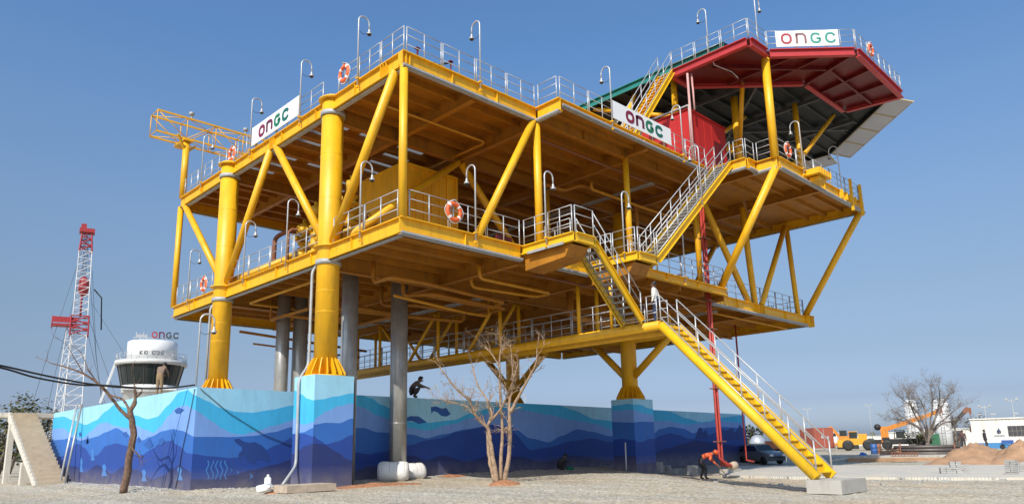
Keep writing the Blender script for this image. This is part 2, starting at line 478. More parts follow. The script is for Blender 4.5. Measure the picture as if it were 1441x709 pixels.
# bracket frames at the two right-hand legs
for y in (4.85, 13.85):
    tubepart('brace', (18.6, y-2.9, 6.80), (18.6, y+2.4, 6.80), .19)
    tubepart('brace', (18.6, y-.2, 4.75), (18.6, y-2.7, 6.70), .19)
    tubepart('brace', (18.6, y+.2, 4.75), (18.6, y+2.25, 6.70), .19)
    for dy in (-2.7, 2.25): tubepart('hanger', (18.6, y+dy, 6.9), (18.6, y+dy, L-.6), .12)
# ---- walkway slung under the lower deck
ZW = L-3.03                       # axis of its edge tubes
WX0, WX1 = 10.0, 11.25
WK = MB()
WK.box(((WX0+WX1)/2, 8.7, ZW+.17), (WX1-WX0-.1, 23.4, .04))
for k in range(24): WK.bar((WX0, -2.7+k*1.0, ZW+.08), (WX1, -2.7+k*1.0, ZW+.08), .08, .10)
WK = WK.build('walkway', TREADG, PLAT)
tubepart('edge_tube', (WX0, -3.13, ZW), (WX0, 20.6, ZW), .19, YEL, WK); tubepart('edge_tube', (WX1, -2.9, ZW), (WX1, 20.6, ZW), .19, YEL, WK)
for y in (1.0, 5.9, 10.6, 15.9, 18.2):
    for x in (WX0, WX1): tubepart('hanger', (x, y, ZW+.1), (x, y, L-.55), .085)
tubepart('hanger', (WX0, -.75, ZW+.1), (WX0, -.75, L-.45), .07)
for x in (WX0, WX1):
    B((x, 10.8, L-.6), (x, 13.1, ZW+.15), .085); B((x, 15.7, L-.6), (x, 13.5, ZW+.15), .085)
    B((x, 6.1, L-.6), (x, 8.2, ZW+.15), .085)

# ---- railings
_panel = 0
def railing(p, q, parent=PLAT, h=1.03, maxlen=2.15, mids=True):
    """run of separate tubular panels (each with its own end posts) from p to q"""
    p, q = V(p), V(q); d = q-p; ln = d.length
    if ln < .2: return
    k = max(1, int(math.ceil(ln/maxlen))); e = d.normalized()
    up = V((0, 0, 1))
    for i in range(k):
        a = p + d*(i/k) + e*.045; b = p + d*((i+1)/k) - e*.045
        mb = MB()
        mb.tube(a, a+up*h, .024, n=8); mb.tube(b, b+up*h, .024, n=8)
        for z in (.34, .69, 1.0):
            mb.tube(a+up*h*z, b+up*h*z, .0165, n=6)
        if mids and (b-a).length > 1.1:
            c = (a+b)/2; mb.tube(c, c+up*h*.995, .022, n=8)
        mb.build('railing', GALV, parent)
e = .02
railing((e, 0, U), (e, 4.35, U)); railing((e, 5.45, U), (e, 13.4, U)); railing((e, 14.6, U), (e, 19.9, U))
railing((.08, e, U), (6.6, e, U)); railing((6.6+e, -.1, U), (6.6+e, -1.2, U)); railing((6.7, -1.22, U), (17.7, -1.22, U))
railing((17.97, -2.6, U), (17.97, -3.2, U)); railing((18.0, -3.23, U), (18.9, -3.23, U)); railing((18.97, -3.3, U), (18.97, -4.3, U))
railing((19.15, -4.33, U), (29.4, -4.33, U)); railing((29.45, -4.3, U), (29.45, 4.0, U))
railing((e, .25, L), (e, 4.4, L)); railing((e, 5.4, L), (e, 13.5, L)); railing((e, 14.5, L), (e, 19.9, L))
railing((.25, e, L), (5.55, e, L))
railing((5.64, -.05, L), (5.64, -2.58, L)); railing((5.68, -2.6, L), (6.8, -2.6, L)); railing((6.8, -1.5, L), (6.8, -.1, L))
railing((6.9, e, L), (9.5, e, L)); railing((9.62, -.05, L), (9.62, -2.45, L)); railing((9.66, -2.48, L), (10.9, -2.48, L)); railing((10.93, -1.5, L), (10.93, -1.05, L))
railing((11.2, -1.0, L), (19.0, -1.0, L)); railing((19.03, -1.0, L), (19.03, -.1, L)); railing((19.2, e, L), (30.3, e, L)); railing((30.42, .1, L), (30.42, 6.0, L))
railing((WX0+.02, -.95, ZW+.19), (WX0+.02, 20.5, ZW+.19), WK, maxlen=2.4); railing((WX1-.02, -2.7, ZW+.19), (WX1-.02, 20.5, ZW+.19), WK, maxlen=2.4)
railing((WX0+.02, -3.0, ZW+.19), (WX0+.02, -2.45, ZW+.19), WK)
railing((6.9, 20.1, L), (13.0, 20.1, L))

# ---- yellow outrigger seat and short posts on the right-hand edge
mb = MB()
mb.box((22.7, -4.75, U-.10), (1.5, .75, .30)); mb.box((22.7, -4.70, U-.42), (.9, .5, .22))
for k in range(5): mb.box((22.1+k*.3, -5.14, U-.1), (.04, .04, .34))
mb.build('outrigger_seat', YEL, UD)
for x, h_ in ((27.6, .95), (29.0, .95)):
    mb = MB(); mb.box((x, -4.55, U+h_/2-.45), (.14, .14, h_+.9)); mb.build('stub_post', YEL, UD)
for x in (26.2, 26.8, 27.4, 28.0): MB().box((x, -4.52, U-.25), (.04, .22, .45)).build('gusset', YEL, UD)

# ---- pipework hung below the lower deck and inside it
PP = 'pipe'
def rounded(pts, rad=.28):
    pts = [V(p) for p in pts]; out = [pts[0]]
    for a, b, c in zip(pts, pts[1:], pts[2:]):
        d0 = (a-b); d1 = (c-b); k = min(rad, d0.length*.45, d1.length*.45); p = b+d0.normalized()*k; q = b+d1.normalized()*k
        out += [(p*(1-t)**2 + b*2*t*(1-t) + q*t*t) for t in (0, .25, .5, .75, 1)]
    return out+[pts[-1]]
def pipe(pts, r, mat=YELSHADE, name='pipe', parent=PLAT):
    pts = rounded(pts)
    return MB().path(pts, r, 10).build(name, mat, parent)
zz = L-1.25
pipe([(1.7, 4.2, L-.4), (1.7, 4.2, zz), (1.7, 3.0, zz), (3.2, 3.0, zz), (8.4, 3.9, zz), (8.4, 5.1, zz), (4.4, 4.7, zz)], .085)
pipe([(3.9, 5.3, L-.4), (3.9, 5.3, zz-.05), (4.6, 4.2, zz-.05), (9.2, 4.7, zz-.05), (9.2, 6.4, zz-.05), (5.2, 6.6, zz-.05), (4.4, 7.6, zz-.05), (4.4, 7.6, L-.4)], .085)
pipe([(2.4, 7.4, L-.4), (2.4, 7.4, zz-.3), (6.0, 7.9, zz-.3), (9.0, 7.4, zz-.3), (9.0, 7.4, L-.4)], .1)
pipe([(2.3, 9.5, zz), (6.5, 9.5, zz), (6.5, 12.5, zz), (2.3, 12.5, zz)], .09)
pipe([(12.0, 3.2, L-.3), (12.0, 3.2, L-1.6), (14.8, 3.2, L-1.6), (17.3, 6.4, L-1.6), (17.3, 6.4, L-.3)], .17)
pipe([(14.5, 8.8, L-.3), (14.5, 8.8, L-1.7), (17.8, 8.8, L-1.7), (17.8, 8.8, L-.3)], .13)
pipe([(9.6, 3.0, U-.4), (9.6, 3.0, U-1.5), (11.6, 3.0, U-1.5), (12.9, 3.0, U-.9), (17.5, 3.0, U-.9), (17.5, 3.0, L)], .09)
pipe([(8.0, 7.5, U-1.2), (14.5, 7.5, U-1.2), (14.5, 7.5, L)], .12)
PIPEY = M('pipe_yellow', (.58, .27, .012), .5, 0, .12, 2, dirt=(.25, .12, .02), dirt_amt=.5)
pipe([(5.2, 2.0, L-.4), (5.2, 2.0, L-.95), (9.6, 2.2, L-.95), (9.6, 3.1, L-.95), (6.0, 3.4, L-.95), (6.0, 3.4, L-.4)], .07, PIPEY)
pipe([(2.9, 4.5, L-1.55), (7.8, 5.6, L-1.55), (9.0, 5.6, L-1.55), (9.0, 5.6, L-.5)], .06, PIPEY)
pipe([(7.2, .9, L-.72), (18.0, .9, L-.72), (18.0, 7.0, L-.72)], .05, RUST); pipe([(.8, 7.0, L-.8), (.8, 13.0, L-.8), (6.0, 13.0, L-.8)], .06, PIPEY)
pipe([(20.0, .8, L-.75), (29.5, .8, L-.75), (29.5, 9.0, L-.75)], .05, PIPEY); pipe([(13.0, 2.4, U-.85), (13.0, 2.4, U-1.25), (18.0, 2.4, U-1.25), (24.0, 2.0, U-1.25), (24.0, 2.0, U-.7)], .07, PIPEY)
pipe([(7.4, .8, U-.75), (17.4, .8, U-.75), (17.4, 4.0, U-.75)], .05, RUST); pipe([(1.0, 2.6, U-.72), (6.2, 2.6, U-.72), (6.2, 9.0, U-.72)], .045, PIPEY)
def tray(a, b):
    a, b = V(a), V(b); d = (b-a).normalized(); s = d.cross(V((0, 0, 1)))*.15; mb = MB()
    for q in (-1, 1): mb.bar(a+s*q, b+s*q, .02, .08)
    k = int((b-a).length/.45)
    for i in range(k+1): c = (a+(b-a)*(i/k)); mb.bar(c-s, c+s, .03, .02)
    for q in (-.5, 0, .45): mb.tube(a+s*q+V((0, 0, .03)), b+s*q+V((0, 0, .03)), .022, n=6)
    return mb.build('cable_tray', GREY, PLAT)
tray((8.6, 5.4, L-.75), (8.6, 19.5, L-.75)); tray((15.6, .6, U-.82), (15.6, 19.0, U-.82)); tray((20.6, .5, L-.74), (20.6, 19.0, L-.74))
mb = MB()                                                   # small slung frame at the left
for y in (9.6, 13.2):
    mb.bar((2.0, y, 7.35), (4.3, y, 7.35), .12, .12)
for x in (2.0, 4.3):
    mb.bar((x, 9.66, 7.33), (x, 13.14, 7.33), .12, .10)
    for y in (9.6, 13.2): mb.tube((x, y, 7.4), (x, y, L-.4), .045, n=8)
mb.build('slung_frame', YELSHADE, PLAT)
pipe([(2.0, 16.5, 7.2), (10.0, 17.3, 6.9)], .07); pipe([(3.2, 17.5, 6.8), (10.0, 18.0, 6.6)], .05)
# grey drain conduits down the two front legs
pipe([(-.15, 5.3, L-.7), (-.33, 5.22, L-.95), (-.33, 5.22, 4.3), (-.80, 5.05, 3.75), (-.80, 5.0, .75), (-1.75, 4.1, .15)], .055, GREY, 'drain_pipe')
pipe([(-.2, 14.2, L-.7), (-.44, 14.25, L-.95), (-.44, 14.25, 3.6)], .05, GREY, 'drain_pipe')

# ================================================================== PIERS, WALL
def wallmat(i, c): return M('mural_band_%s' % i, c, .75, 0, .06, .9, dirt=tuple(x*.62+.02 for x in c), dirt_amt=.55, bump=.15, bscale=6, splash=(.30, .26, .21))
BANDS = [wallmat('pale_cyan', (.32, .63, .80)), wallmat('cyan', (.05, .44, .74)), wallmat('lavender_blue', (.18, .34, .70)), wallmat('mid_blue', (.030, .14, .47)), wallmat('deep_blue', (.014, .06, .30)), wallmat('navy', (.016, .032, .15)), wallmat('wall_top', (.30, .55, .70)), wallmat('sea_blue', (.06, .30, .46))]
def smooth_interp(pts, x):
    if x <= pts[0][0]: return pts[0][1]
    for (a, b), (c, d) in zip(pts, pts[1:]):
        if x <= c:
            t = (x-a)/(c-a); t = t*t*(3-2*t)*.75+t*.25
            return b+(d-b)*t
    return pts[-1][1]
def mural(name, a, b, zt, bands, parent, step=.12, edges=None, n_off=0):
    """one painted face from a to b (ground points), bands = curves [(s, z)...] from the top down"""
    a, b = V((*a, 0)), V((*b, 0)); ln = (b-a).length; d = (b-a)/ln
    ss = sorted(set([i*ln/int(ln/step) for i in range(int(ln/step)+1)]))
    mb = MB()
    cols = []
    for s in ss:
        zs = [zt]
        for c in bands:
            zs.append(max(0.0, min(zs[-1], smooth_interp(c, s))))
        zs.append(-.3); cols.append([(a+d*s) + V((0, 0, z)) for z in zs])
    for c0, c1 in zip(cols, cols[1:]):
        for k in range(len(bands)+1):
            if (c0[k]-c0[k+1]).length < 1e-4 and (c1[k]-c1[k+1]).length < 1e-4: continue
            mb.add([c0[k+1], c1[k+1], c1[k], c0[k]], [(0, 1, 2, 3)], k)
    return mb.build(name, BANDS, parent)
W0 = V((-3.85, 6.4, 0)); W1 = V((41.2, 10.4, 0)); W2 = V((-3.86, 25.0, 0))
HW = 3.45
dF = (W1-W0).normalized(); nF = V((dF.y, -dF.x, 0))
def to_wall_front(u, v):
    d = ray(u, v); t = (W0-CAM).dot(nF)/d.dot(nF); p = CAM+d*t
    return ((p-W0).dot(dF), p.z)
def to_wall_left(u, v):
    p = at(u, v, X=-3.85); return (25.0-p.y, p.z)
def zl(pts, ox, oy, sc): return [(ox+x/sc, oy+y/sc) for x, y in pts]
A = lambda pts: zl(pts, 60, 500, 3.392)
Bz = lambda pts: zl(pts, 400, 500, 3.392)
Cz = lambda pts: zl(pts, 600, 450, 2.737)
Dz = lambda pts: zl(pts, 820, 500, 5.908)
left_b = [
 [(95, 290), (150, 310), (205, 330), (255, 308), (300, 265), (345, 232), (395, 248), (440, 285), (500, 303), (545, 292), (600, 235), (650, 175), (690, 165), (727, 190)],
 [(95, 345), (145, 378), (190, 393), (230, 360), (270, 325), (300, 318), (345, 335), (400, 345), (440, 330), (485, 352), (530, 368), (560, 338), (600, 285), (640, 246), (680, 236), (727, 258)],
 [(95, 400), (140, 390), (180, 405), (215, 397), (260, 385), (300, 365), (350, 345), (400, 370), (430, 400), (470, 405), (520, 385), (570, 360), (620, 350), (660, 358), (727, 387)],
 [(95, 480), (130, 435), (170, 420), (200, 440), (232, 482), (260, 475), (300, 430), (350, 418), (400, 430), (440, 470), (470, 476), (520, 445), (560, 415), (610, 405), (650, 430), (690, 465), (727, 470)],
 [(95, 520), (160, 530), (200, 558), (260, 520), (330, 562), (380, 530), (450, 545), (520, 590), (580, 570), (620, 540), (650, 520), (690, 545), (727, 590)]]
front_b = [
 A([(727, 190), (780, 215), (850, 250), (920, 268), (1000, 272), (1080, 260), (1190, 238)]) + Bz([(330, 188), (370, 190), (420, 205), (455, 232)]) + Cz([(-60, 392), (0, 395), (100, 385), (180, 355), (290, 320), (360, 322), (430, 300), (500, 325), (560, 345), (650, 382), (710, 388)]) + Dz([(600, 440), (720, 465), (860, 520), (980, 552), (1050, 545), (1120, 515), (1320, 500)]),
 A([(727, 258), (760, 280), (800, 310), (860, 350), (900, 370), (950, 378), (1000, 365), (1100, 335), (1190, 310)]) + Bz([(330, 235), (380, 250), (440, 285)]) + Cz([(-60, 415), (0, 425), (100, 400), (180, 375), (290, 345), (360, 345), (470, 365), (560, 385), (650, 400), (710, 420)]) + Dz([(600, 540), (720, 545), (860, 575), (980, 560), (1120, 545), (1320, 560)]),
 A([(727, 387), (800, 387), (900, 388), (1000, 383), (1100, 365), (1190, 340)]) + Bz([(330, 345), (380, 345), (440, 365)]) + Cz([(-60, 440), (0, 455), (60, 440), (150, 420), (220, 410), (260, 400), (330, 412), (400, 455), (470, 470), (520, 445), (580, 420), (640, 430), (705, 447)]) + Dz([(575, 655), (640, 610), (730, 590), (830, 605), (920, 645), (1000, 600), (1120, 590), (1320, 600)]),
 A([(715, 468), (800, 480), (900, 488), (960, 480), (1040, 460), (1120, 425), (1190, 390)]) + Bz([(330, 460), (400, 470), (450, 462)]) + Cz([(-60, 480), (0, 462), (50, 455), (120, 430), (180, 418), (250, 404), (330, 430), (400, 500), (470, 490), (560, 465), (640, 455), (705, 470)]) + Dz([(575, 705), (640, 665), (720, 645), (800, 660), (880, 692), (960, 690), (1000, 665), (1120, 640), (1320, 640)]),
 A([(715, 590), (800, 590), (900, 570), (1000, 545), (1100, 520), (1190, 495)]) + Bz([(330, 555), (400, 530), (450, 525)]) + Cz([(-60, 520), (0, 540), (60, 520), (150, 545), (250, 520), (350, 525), (450, 545), (560, 520), (705, 540)]) + zl([(350, 340), (450, 300), (600, 260), (700, 230), (900, 260), (1130, 290)], 860, 580, 5.908)]
WALL = empty('mural_wall', tuple(W0), 0, 'long concrete wall painted with blue ocean waves and sea animals below the platform', 'wall')
def rel(mbo, off):                     # shift a world-space builder into its thing's frame
    mbo.v = [p-V(off) for p in mbo.v]; return mbo
class Shift:                           # parent wrapper helper
    pass
fr = mural('painted_face', (0, 0), tuple((W1-W0).xy), HW, [sorted(to_wall_front(*p) for p in b) for b in front_b], WALL)
lf = mural('painted_face', tuple((W2-W0).xy), (0, 0), HW, [sorted(to_wall_left(*p) for p in A(b)) for b in left_b], WALL)
top = MB()
th = .24
iL = V((th, 0, 0)); pA = W2-W0; pB = V((0, 0, 0)); pC = W1-W0
inF = -nF*th
poly = [pA, pB, pC, pC+inF, V((th, th*1.02, 0)), pA+iL]
top.add([(p.x, p.y, HW) for p in poly], [(0, 1, 4, 5), (1, 2, 3, 4)], 0)
top.add([(p.x, p.y, z) for p in (poly[5], poly[4], poly[3], poly[2]) for z in (-.3, HW)], [(0, 1, 3, 2), (2, 3, 5, 4), (4, 5, 7, 6)], 0)
top.build('wall_core', BANDS[6], WALL)
# painted animals: flat silhouettes laid on the painted faces
def decal(parent, origin, dvec, nvec, pts, mat, name):
    mb = MB(); n = len(pts)
    mb.add([V(origin)+V(dvec)*s+V((0, 0, z))+V(nvec)*.005 for s, z in pts], [tuple(range(n))], 0)
    return mb.build(name, mat, parent)
SIL1 = wallmat('animal_blue', (.022, .10, .36)); SIL2 = wallmat('animal_dark', (.013, .05, .22)); SIL3 = wallmat('weed_blue', (.05, .19, .52))
def dec_front(pts, mat, name): decal(WALL, (0, 0, 0), dF, nF, [to_wall_front(*p) for p in pts], mat, name)
def dec_left(pts, mat, name):
    decal(WALL, tuple(W2-W0), V((0, -1, 0)), V((-1, 0, 0)), [to_wall_left(*p) for p in pts], mat, name)
dec_front(A([(912, 400), (935, 395), (962, 412), (985, 415), (1010, 412), (1040, 425), (1062, 445), (1078, 475), (1084, 510), (1062, 500), (1040, 492), (1010, 498), (1020, 518), (985, 510), (962, 480), (945, 478), (938, 500), (932, 470), (950, 450), (948, 435), (920, 415)]), SIL2, 'painted_turtle')
dec_front(Cz([(15, 335), (35, 332), (55, 340), (75, 338), (92, 362), (75, 372), (55, 368), (40, 355), (25, 350), (18, 362)]), SIL1, 'painted_fish')
dec_front(Bz([(540, 290), (575, 300), (600, 288), (640, 290), (680, 318), (640, 326), (610, 312), (570, 312), (550, 325)]), SIL1, 'painted_fish')
for pts in ([(480, 425), (512, 395), (530, 425), (512, 442), (500, 440)], [(552, 405), (570, 390), (585, 405), (570, 425), (558, 430)], [(198, 410), (212, 392), (224, 410), (210, 425)], [(380, 370), (400, 362), (408, 385), (392, 388)], [(448, 400), (458, 385), (470, 402), (458, 415)], [(628, 262), (650, 247), (676, 258), (655, 275), (638, 276)], [(172, 370), (180, 362), (186, 380), (176, 388)]):
    dec_left(A(pts), SIL1, 'painted_fish')
for (cx, cy, h_, w_) in ((185, 520, 70, 9), (240, 470, 60, 10), (295, 545, 60, 14), (485, 570, 60, 14), (655, 560, 70, 16), (215, 400, 40, 6)):
    pts = [(cx-w_, cy+h_/2), (cx-w_*.5, cy), (cx-w_*.8, cy-h_*.3), (cx, cy-h_/2), (cx+w_*.7, cy-h_*.2), (cx+w_*.4, cy+h_*.1), (cx+w_, cy+h_/2)]
    dec_left(A(pts), SIL3, 'painted_weed')
for k in range(5):
    x = 782+k*22
    a_ = [(x+6*math.sin(t*.9+k), 500+t*9) for t in range(11)]; b_ = [(p[0]+7, p[1]) for p in reversed(a_)]
    dec_front(A(a_+b_), SIL3, 'painted_weed')
for pts in ([(985, 560), (1005, 575), (985, 592), (992, 576)], [(922, 545), (938, 556), (922, 570), (928, 557)], [(893, 535), (905, 545), (893, 560), (898, 546)]):
    dec_front(A(pts), SIL3, 'painted_fish')
DG = [(960, 600), (985, 598), (998, 640), (1010, 620), (1030, 625), (1035, 690), (930, 690), (945, 640)]
dec_front(Dz(DG), SIL2, 'painted_coral'); dec_front(Dz([(1120, 610), (1150, 600), (1180, 625), (1215, 610), (1240, 598), (1262, 640), (1290, 600), (1300, 570), (1330, 610), (1320, 700), (1130, 700)]), SIL2, 'painted_coral')

def pier(x0, x1, y0, y1, zt, bl, bf, label, front_band):
    root = empty('concrete_pier', ((x0+x1)/2, (y0+y1)/2, 0), 0, label, 'pier')
    o = V(root.location)
    mural('painted_face', (x0-o.x, y1-o.y), (x0-o.x, y0-o.y), zt, bl, root, .05)
    mural('painted_face', (x0-o.x, y0-o.y), (x1-o.x, y0-o.y), zt, bf, root, .05)
    c = MB(); a = (x0-o.x, y0-o.y, x1-o.x, y1-o.y)
    c.add([(a[0], a[1], zt), (a[2], a[1], zt), (a[2], a[3], zt), (a[0], a[3], zt), (a[2], a[1], -.3), (a[2], a[3], -.3), (a[0], a[3], -.3)],
          [(0, 1, 2, 3), (1, 4, 5, 2), (2, 5, 6, 3)], 0)
    c.build('pier_core', BANDS[2], root)
def onX(x, y1): return lambda u, v: (y1-at(u, v, X=x).y, at(u, v, X=x).z)
def onY(y, x0): return lambda u, v: (at(u, v, Y=y).x-x0, at(u, v, Y=y).z)
x0, x1, y0, y1 = -.72, .86, 4.05, 5.5
fl_, ff_ = onX(x0, y1), onY(y0, x0)
pier(x0, x1, y0, y1, ZP, [[fl_(*p) for p in Bz(b)] for b in ([(45, 165), (80, 185), (110, 205), (135, 213)], [(45, 300), (90, 330), (135, 318)], [(45, 372), (90, 365), (135, 345)], [(45, 375), (90, 372), (135, 385)], [(45, 470), (100, 430), (135, 420)])],
     [[ff_(*p) for p in Bz(b)] for b in ([(135, 213), (180, 208), (240, 195), (322, 180)], [(135, 318), (160, 290), (200, 265), (260, 240), (322, 228)], [(135, 330), (200, 320), (260, 322), (322, 300)], [(135, 378), (160, 400), (200, 422), (250, 410), (322, 378)], [(135, 422), (150, 418), (190, 425), (250, 460), (300, 495), (322, 500)])],
     'tall square pier with wave mural under the front leg beside the drain pipe', 0)
x0, x1, y0, y1 = 17.85, 19.6, 4.15, 5.6
fl_, ff_ = onX(x0, y1), onY(y0, x0)
pier(x0, x1, y0, y1, ZP-.26, [[fl_(*p) for p in Dz(b)] for b in ([(230, 420), (300, 412), (360, 400), (415, 405)], [(230, 460), (415, 450)], [(230, 552), (415, 555)], [(230, 705), (320, 690), (415, 700)], [(230, 830), (415, 830)])],
     [[ff_(*p) for p in Dz(b)] for b in ([(415, 405), (470, 408), (555, 440)], [(415, 450), (470, 470), (555, 490)], [(415, 555), (480, 548), (555, 550)], [(415, 702), (480, 720), (555, 690)], [(415, 900), (555, 890)])],
     'square blue pier under the right leg standing alone before the shaded wall', 0)
for (px, py) in ((0, 14), (18.6, 13.85)):
    mb = MB().box((px, py, 1.75), (1.7, 1.7, 3.5)); o = mb.build('concrete_pier', CONC)
    tag(o, 'plain concrete pier under the back %s leg inside the wall' % ('left' if px < 5 else 'right'), 'pier')

# ================================================================== CONDUCTORS AND WELLHEADS
for x, y, r, z0, txt in ((2.55, 13.0, .31, 1.0, 'thin grey conductor pipe leftmost of the four, rising behind the wall'), (3.45, 13.0, .35, 1.0, 'grey conductor pipe second from left, rising behind the wall'),
                     (1.95, 6.2, .335, 0, 'grey conductor pipe half hidden behind the front yellow leg'), (4.55, 6.45, .36, 0, 'dark grey conductor pipe standing in front of the wall by the white sacks')):
    root = empty('conductor_pipe', (x, y, z0), 0, txt, 'pipe', 'conductor pipes below the deck')
    MB().tube((0, 0, 0), (0, 0, L-z0-.05), r, n=28).build('casing', PIPE, root)
    for z in (2.3, 4.7): MB().lathe([(r+.001, -.02), (r+.01, 0), (r+.001, .02)], (0, 0, z), 28, cap=False).build('weld_seam', PIPE, root)
def wellhead(loc, rz, label):
    root = empty('wellhead', loc, rz, label, 'wellhead', 'wellheads on the lower deck')
    mb = MB(); mb.lathe([(.28, 0), (.28, .35), (.36, .35), (.36, .45), (.22, .45), (.22, .8), (.33, .8), (.33, .9), (.2, .9), (.2, 1.25)], n=16)
    mb.build('casing_head', BLUEV, root)
    mb = MB()
    mb.lathe([(.2, 1.25), (.32, 1.25), (.32, 1.37), (.17, 1.37), (.17, 1.6), (.29, 1.6), (.29, 1.72), (.19, 1.72), (.22, 1.9), (.19, 2.1), (.28, 2.1), (.28, 2.2), (.16, 2.2), (.16, 2.45), (.3, 2.45), (.3, 2.56), (.18, 2.56), (.18, 2.8), (.26, 2.8), (.26, 2.88), (.12, 2.9), (.12, 3.1), (.24, 3.1), (.24, 3.5), (.1, 3.55), (.1, 3.75)], n=16)
    mb.build('tree_body', VALVE, root)
    for z, a in ((1.15, .3), (1.85, 1.9), (2.3, 3.6), (2.3, .4), (1.85, 5.0), (2.65, 2.6)):
        d = V((math.cos(a), math.sin(a), 0)); mb = MB()
        mb.tube(d*.15+V((0, 0, z)), d*.62+V((0, 0, z)), .085, n=10)
        mb.lathe([(.17, -.03), (.17, .03)], d*.42+V((0, 0, z)), 12, axis=d)
        mb.lathe([(.13, -.12), (.15, 0), (.13, .12)], d*.62+V((0, 0, z)), 10)
        w = mb.build('valve', VALVE, root)
        ring = MB(); q = V((0, 0, 1)).rotation_difference(d); c = d*.82+V((0, 0, z))
        ring.path([c+q @ V((.16*math.cos(t*PI/6), .16*math.sin(t*PI/6), 0)) for t in range(13)], .018, 6, cap=False)
        ring.tube(d*.62+V((0, 0, z)), c, .025, n=6)
        ring.build('handwheel', BLUEV if z < 2 else VALVE, w)
    MB().path([(.2, .1, 2.3), (1.0, .3, 2.3), (1.15, .34, 2.15), (1.15, .34, 0)], .06, 8).build('flow_line', RUST, root)
wellhead((3.45, 13.0, L), 1.0, 'yellow wellhead valve stack behind the left railing')
wellhead((2.5, 10.2, L), 2.6, 'yellow wellhead valve stack nearest the second left brace')
wellhead((1.95, 6.3, L), .2, 'yellow wellhead valve stack just behind the front leg')
wellhead((4.55, 6.7, L), 2.0, 'yellow wellhead valve stack beside the yellow container wall')
pipe([(2.6, 14.4, L), (2.6, 14.4, L+3.0), (3.0, 13.9, L+3.3), (4.2, 13.6, L+3.4)], .11, RUST)

# yellow corrugated container on the lower deck
root = empty('equipment_container', (5.6, 7.3, L), 0, 'tall yellow corrugated container on the lower deck behind the inner braces', 'container')
mb = MB(); x0, x1, y0, y1 = -1.6, 1.45, -1.7, 1.7; n_ = 14
prof = []
for i in range(n_+1):
    prof.append((x0+(x1-x0)*i/n_, y0+(.05 if (i//1) % 2 else 0)))
for (a, b), (c, d) in zip(prof, prof[1:]):
    m_ = (a+c)/2
    mb.add([(a, b, 0), (m_, b, 0), (m_, d, 0), (c, d, 0), (a, b, 4.75), (m_, b, 4.75), (m_, d, 4.75), (c, d, 4.75)], [(0, 1, 5, 4), (1, 2, 6, 5), (2, 3, 7, 6)])
mb.box(((x0+x1)/2, .05, 2.37), (x1-x0, y1-y0-.12, 4.74)); mb.build('corrugated_shell', YEL, root)
mb = MB()
for x in (x0, x1): mb.box((x, y0, 2.37), (.12, .12, 4.76))
mb.box(((x0+x1)/2, y0-.01, 4.7), (x1-x0-.12, .12, .12)); mb.box(((x0+x1)/2, y0-.01, .06), (x1-x0-.12, .12, .12)); mb.build('corner_frame', YEL, root)
# ================================================================== STAIRS
def sloped_rail(mb, p, q, h=1.0, k=5, r=.024):
    p, q = V(p), V(q); up = V((0, 0, h))
    for i in range(k+1):
        a = lerp(p, q, i/k); mb.tube(a, a+up, .028, n=8)
    for z in (.12, .55, 1.0): mb.tube(p+up*z, q+up*z, r, n=6)
def stair(name, b, t, wdir, width, n, smat, tmat, label, round_string=False, depth=.26, rails=(1, 1), rail_start=0.0, rk=5, solid=False):
    """flight from b (bottom) to t (top) along its near stringer; wdir points to the far stringer"""
    b, t, w = V(b), V(t), V(wdir)
    root = empty(name, tuple(b), 0, label, 'stairs')
    d = t-b; flat = V((d.x, d.y, 0)).normalized()
    for s in (0, 1):
        o = w*(width*s)
        mb = MB()
        if round_string and s == 0: mb.tube(o, d+o, .175, n=16)
        elif round_string: mb.bar(o, d+o, .09, .36)
        else:
            mb.bar(o, d+o, .03, depth)
            nn = d.normalized().cross(w).normalized()
            for q in (-1, 1): mb.bar(o+nn*q*(depth/2-.015)-w*.04*(1-2*s), d+o+nn*q*(depth/2-.015)-w*.04*(1-2*s), .11, .03, up=nn)
        st = mb.build('stringer', smat, root)
        if rails[s]:
            rm = MB(); off = o + V((0, 0, depth/2+.02))
            sloped_rail(rm, off+d*rail_start, off+d, 1.0, rk); rm.build('handrail', GALV, root)
    if round_string:
        MB().bar(w*.16+V((0, 0, .02)), d+w*.16+V((0, 0, .02)), .07, .22).build('stringer', smat, root)
    run = V((d.x, d.y, 0)).length/n
    for i in range(n):
        c = d*((i+.5)/n) + w*(width/2) + V((0, 0, .03))
        mb = MB(); mb.bar(c-w*(width/2-.03), c+w*(width/2-.03), run*1.02, .035)
        if solid: mb.bar(c-w*(width/2-.03)+flat*run*.45-V((0, 0, -.08)), c+w*(width/2-.03)+flat*run*.45-V((0, 0, -.08)), .02, .17)
        mb.build('tread', tmat, root)
    return root
YW = YELB
s1 = stair('steel_stairs', (10.0, -8.62, .06), (10.0, -3.13, ZW), (1, 0, 0), 1.2, 22, YW, YW, 'yellow steel stairs climbing from the concrete footing on the gravel to the slung walkway', True, .3, (1, 1), 0, 7, solid=True)
s2 = stair('steel_stairs', (9.75, -2.42, ZW+.2), (6.98, -2.42, L-.12), (0, 1, 0), .85, 13, YW, TREADG, 'short yellow stairs between the slung walkway and the first stair-head landing', False, .30, (1, 1), 0, 4)
s3 = stair('steel_stairs', (11.05, -2.47, L-.12), (17.9, -2.47, U-.1), (0, 1, 0), .85, 27, YW, TREADG, 'long yellow stairs with grey grating steps rising from the second landing to the upper deck', False, .28, (1, 1), 0, 8)
s4 = stair('steel_stairs', (12.7, -.15, U+.05), (16.95, -.15, U+5.45), (0, 1, 0), .85, 20, YW, YEL, 'yellow stairs from the upper deck up to the red platform, behind the right banner', False, .26, (1, 1), 0, 5)
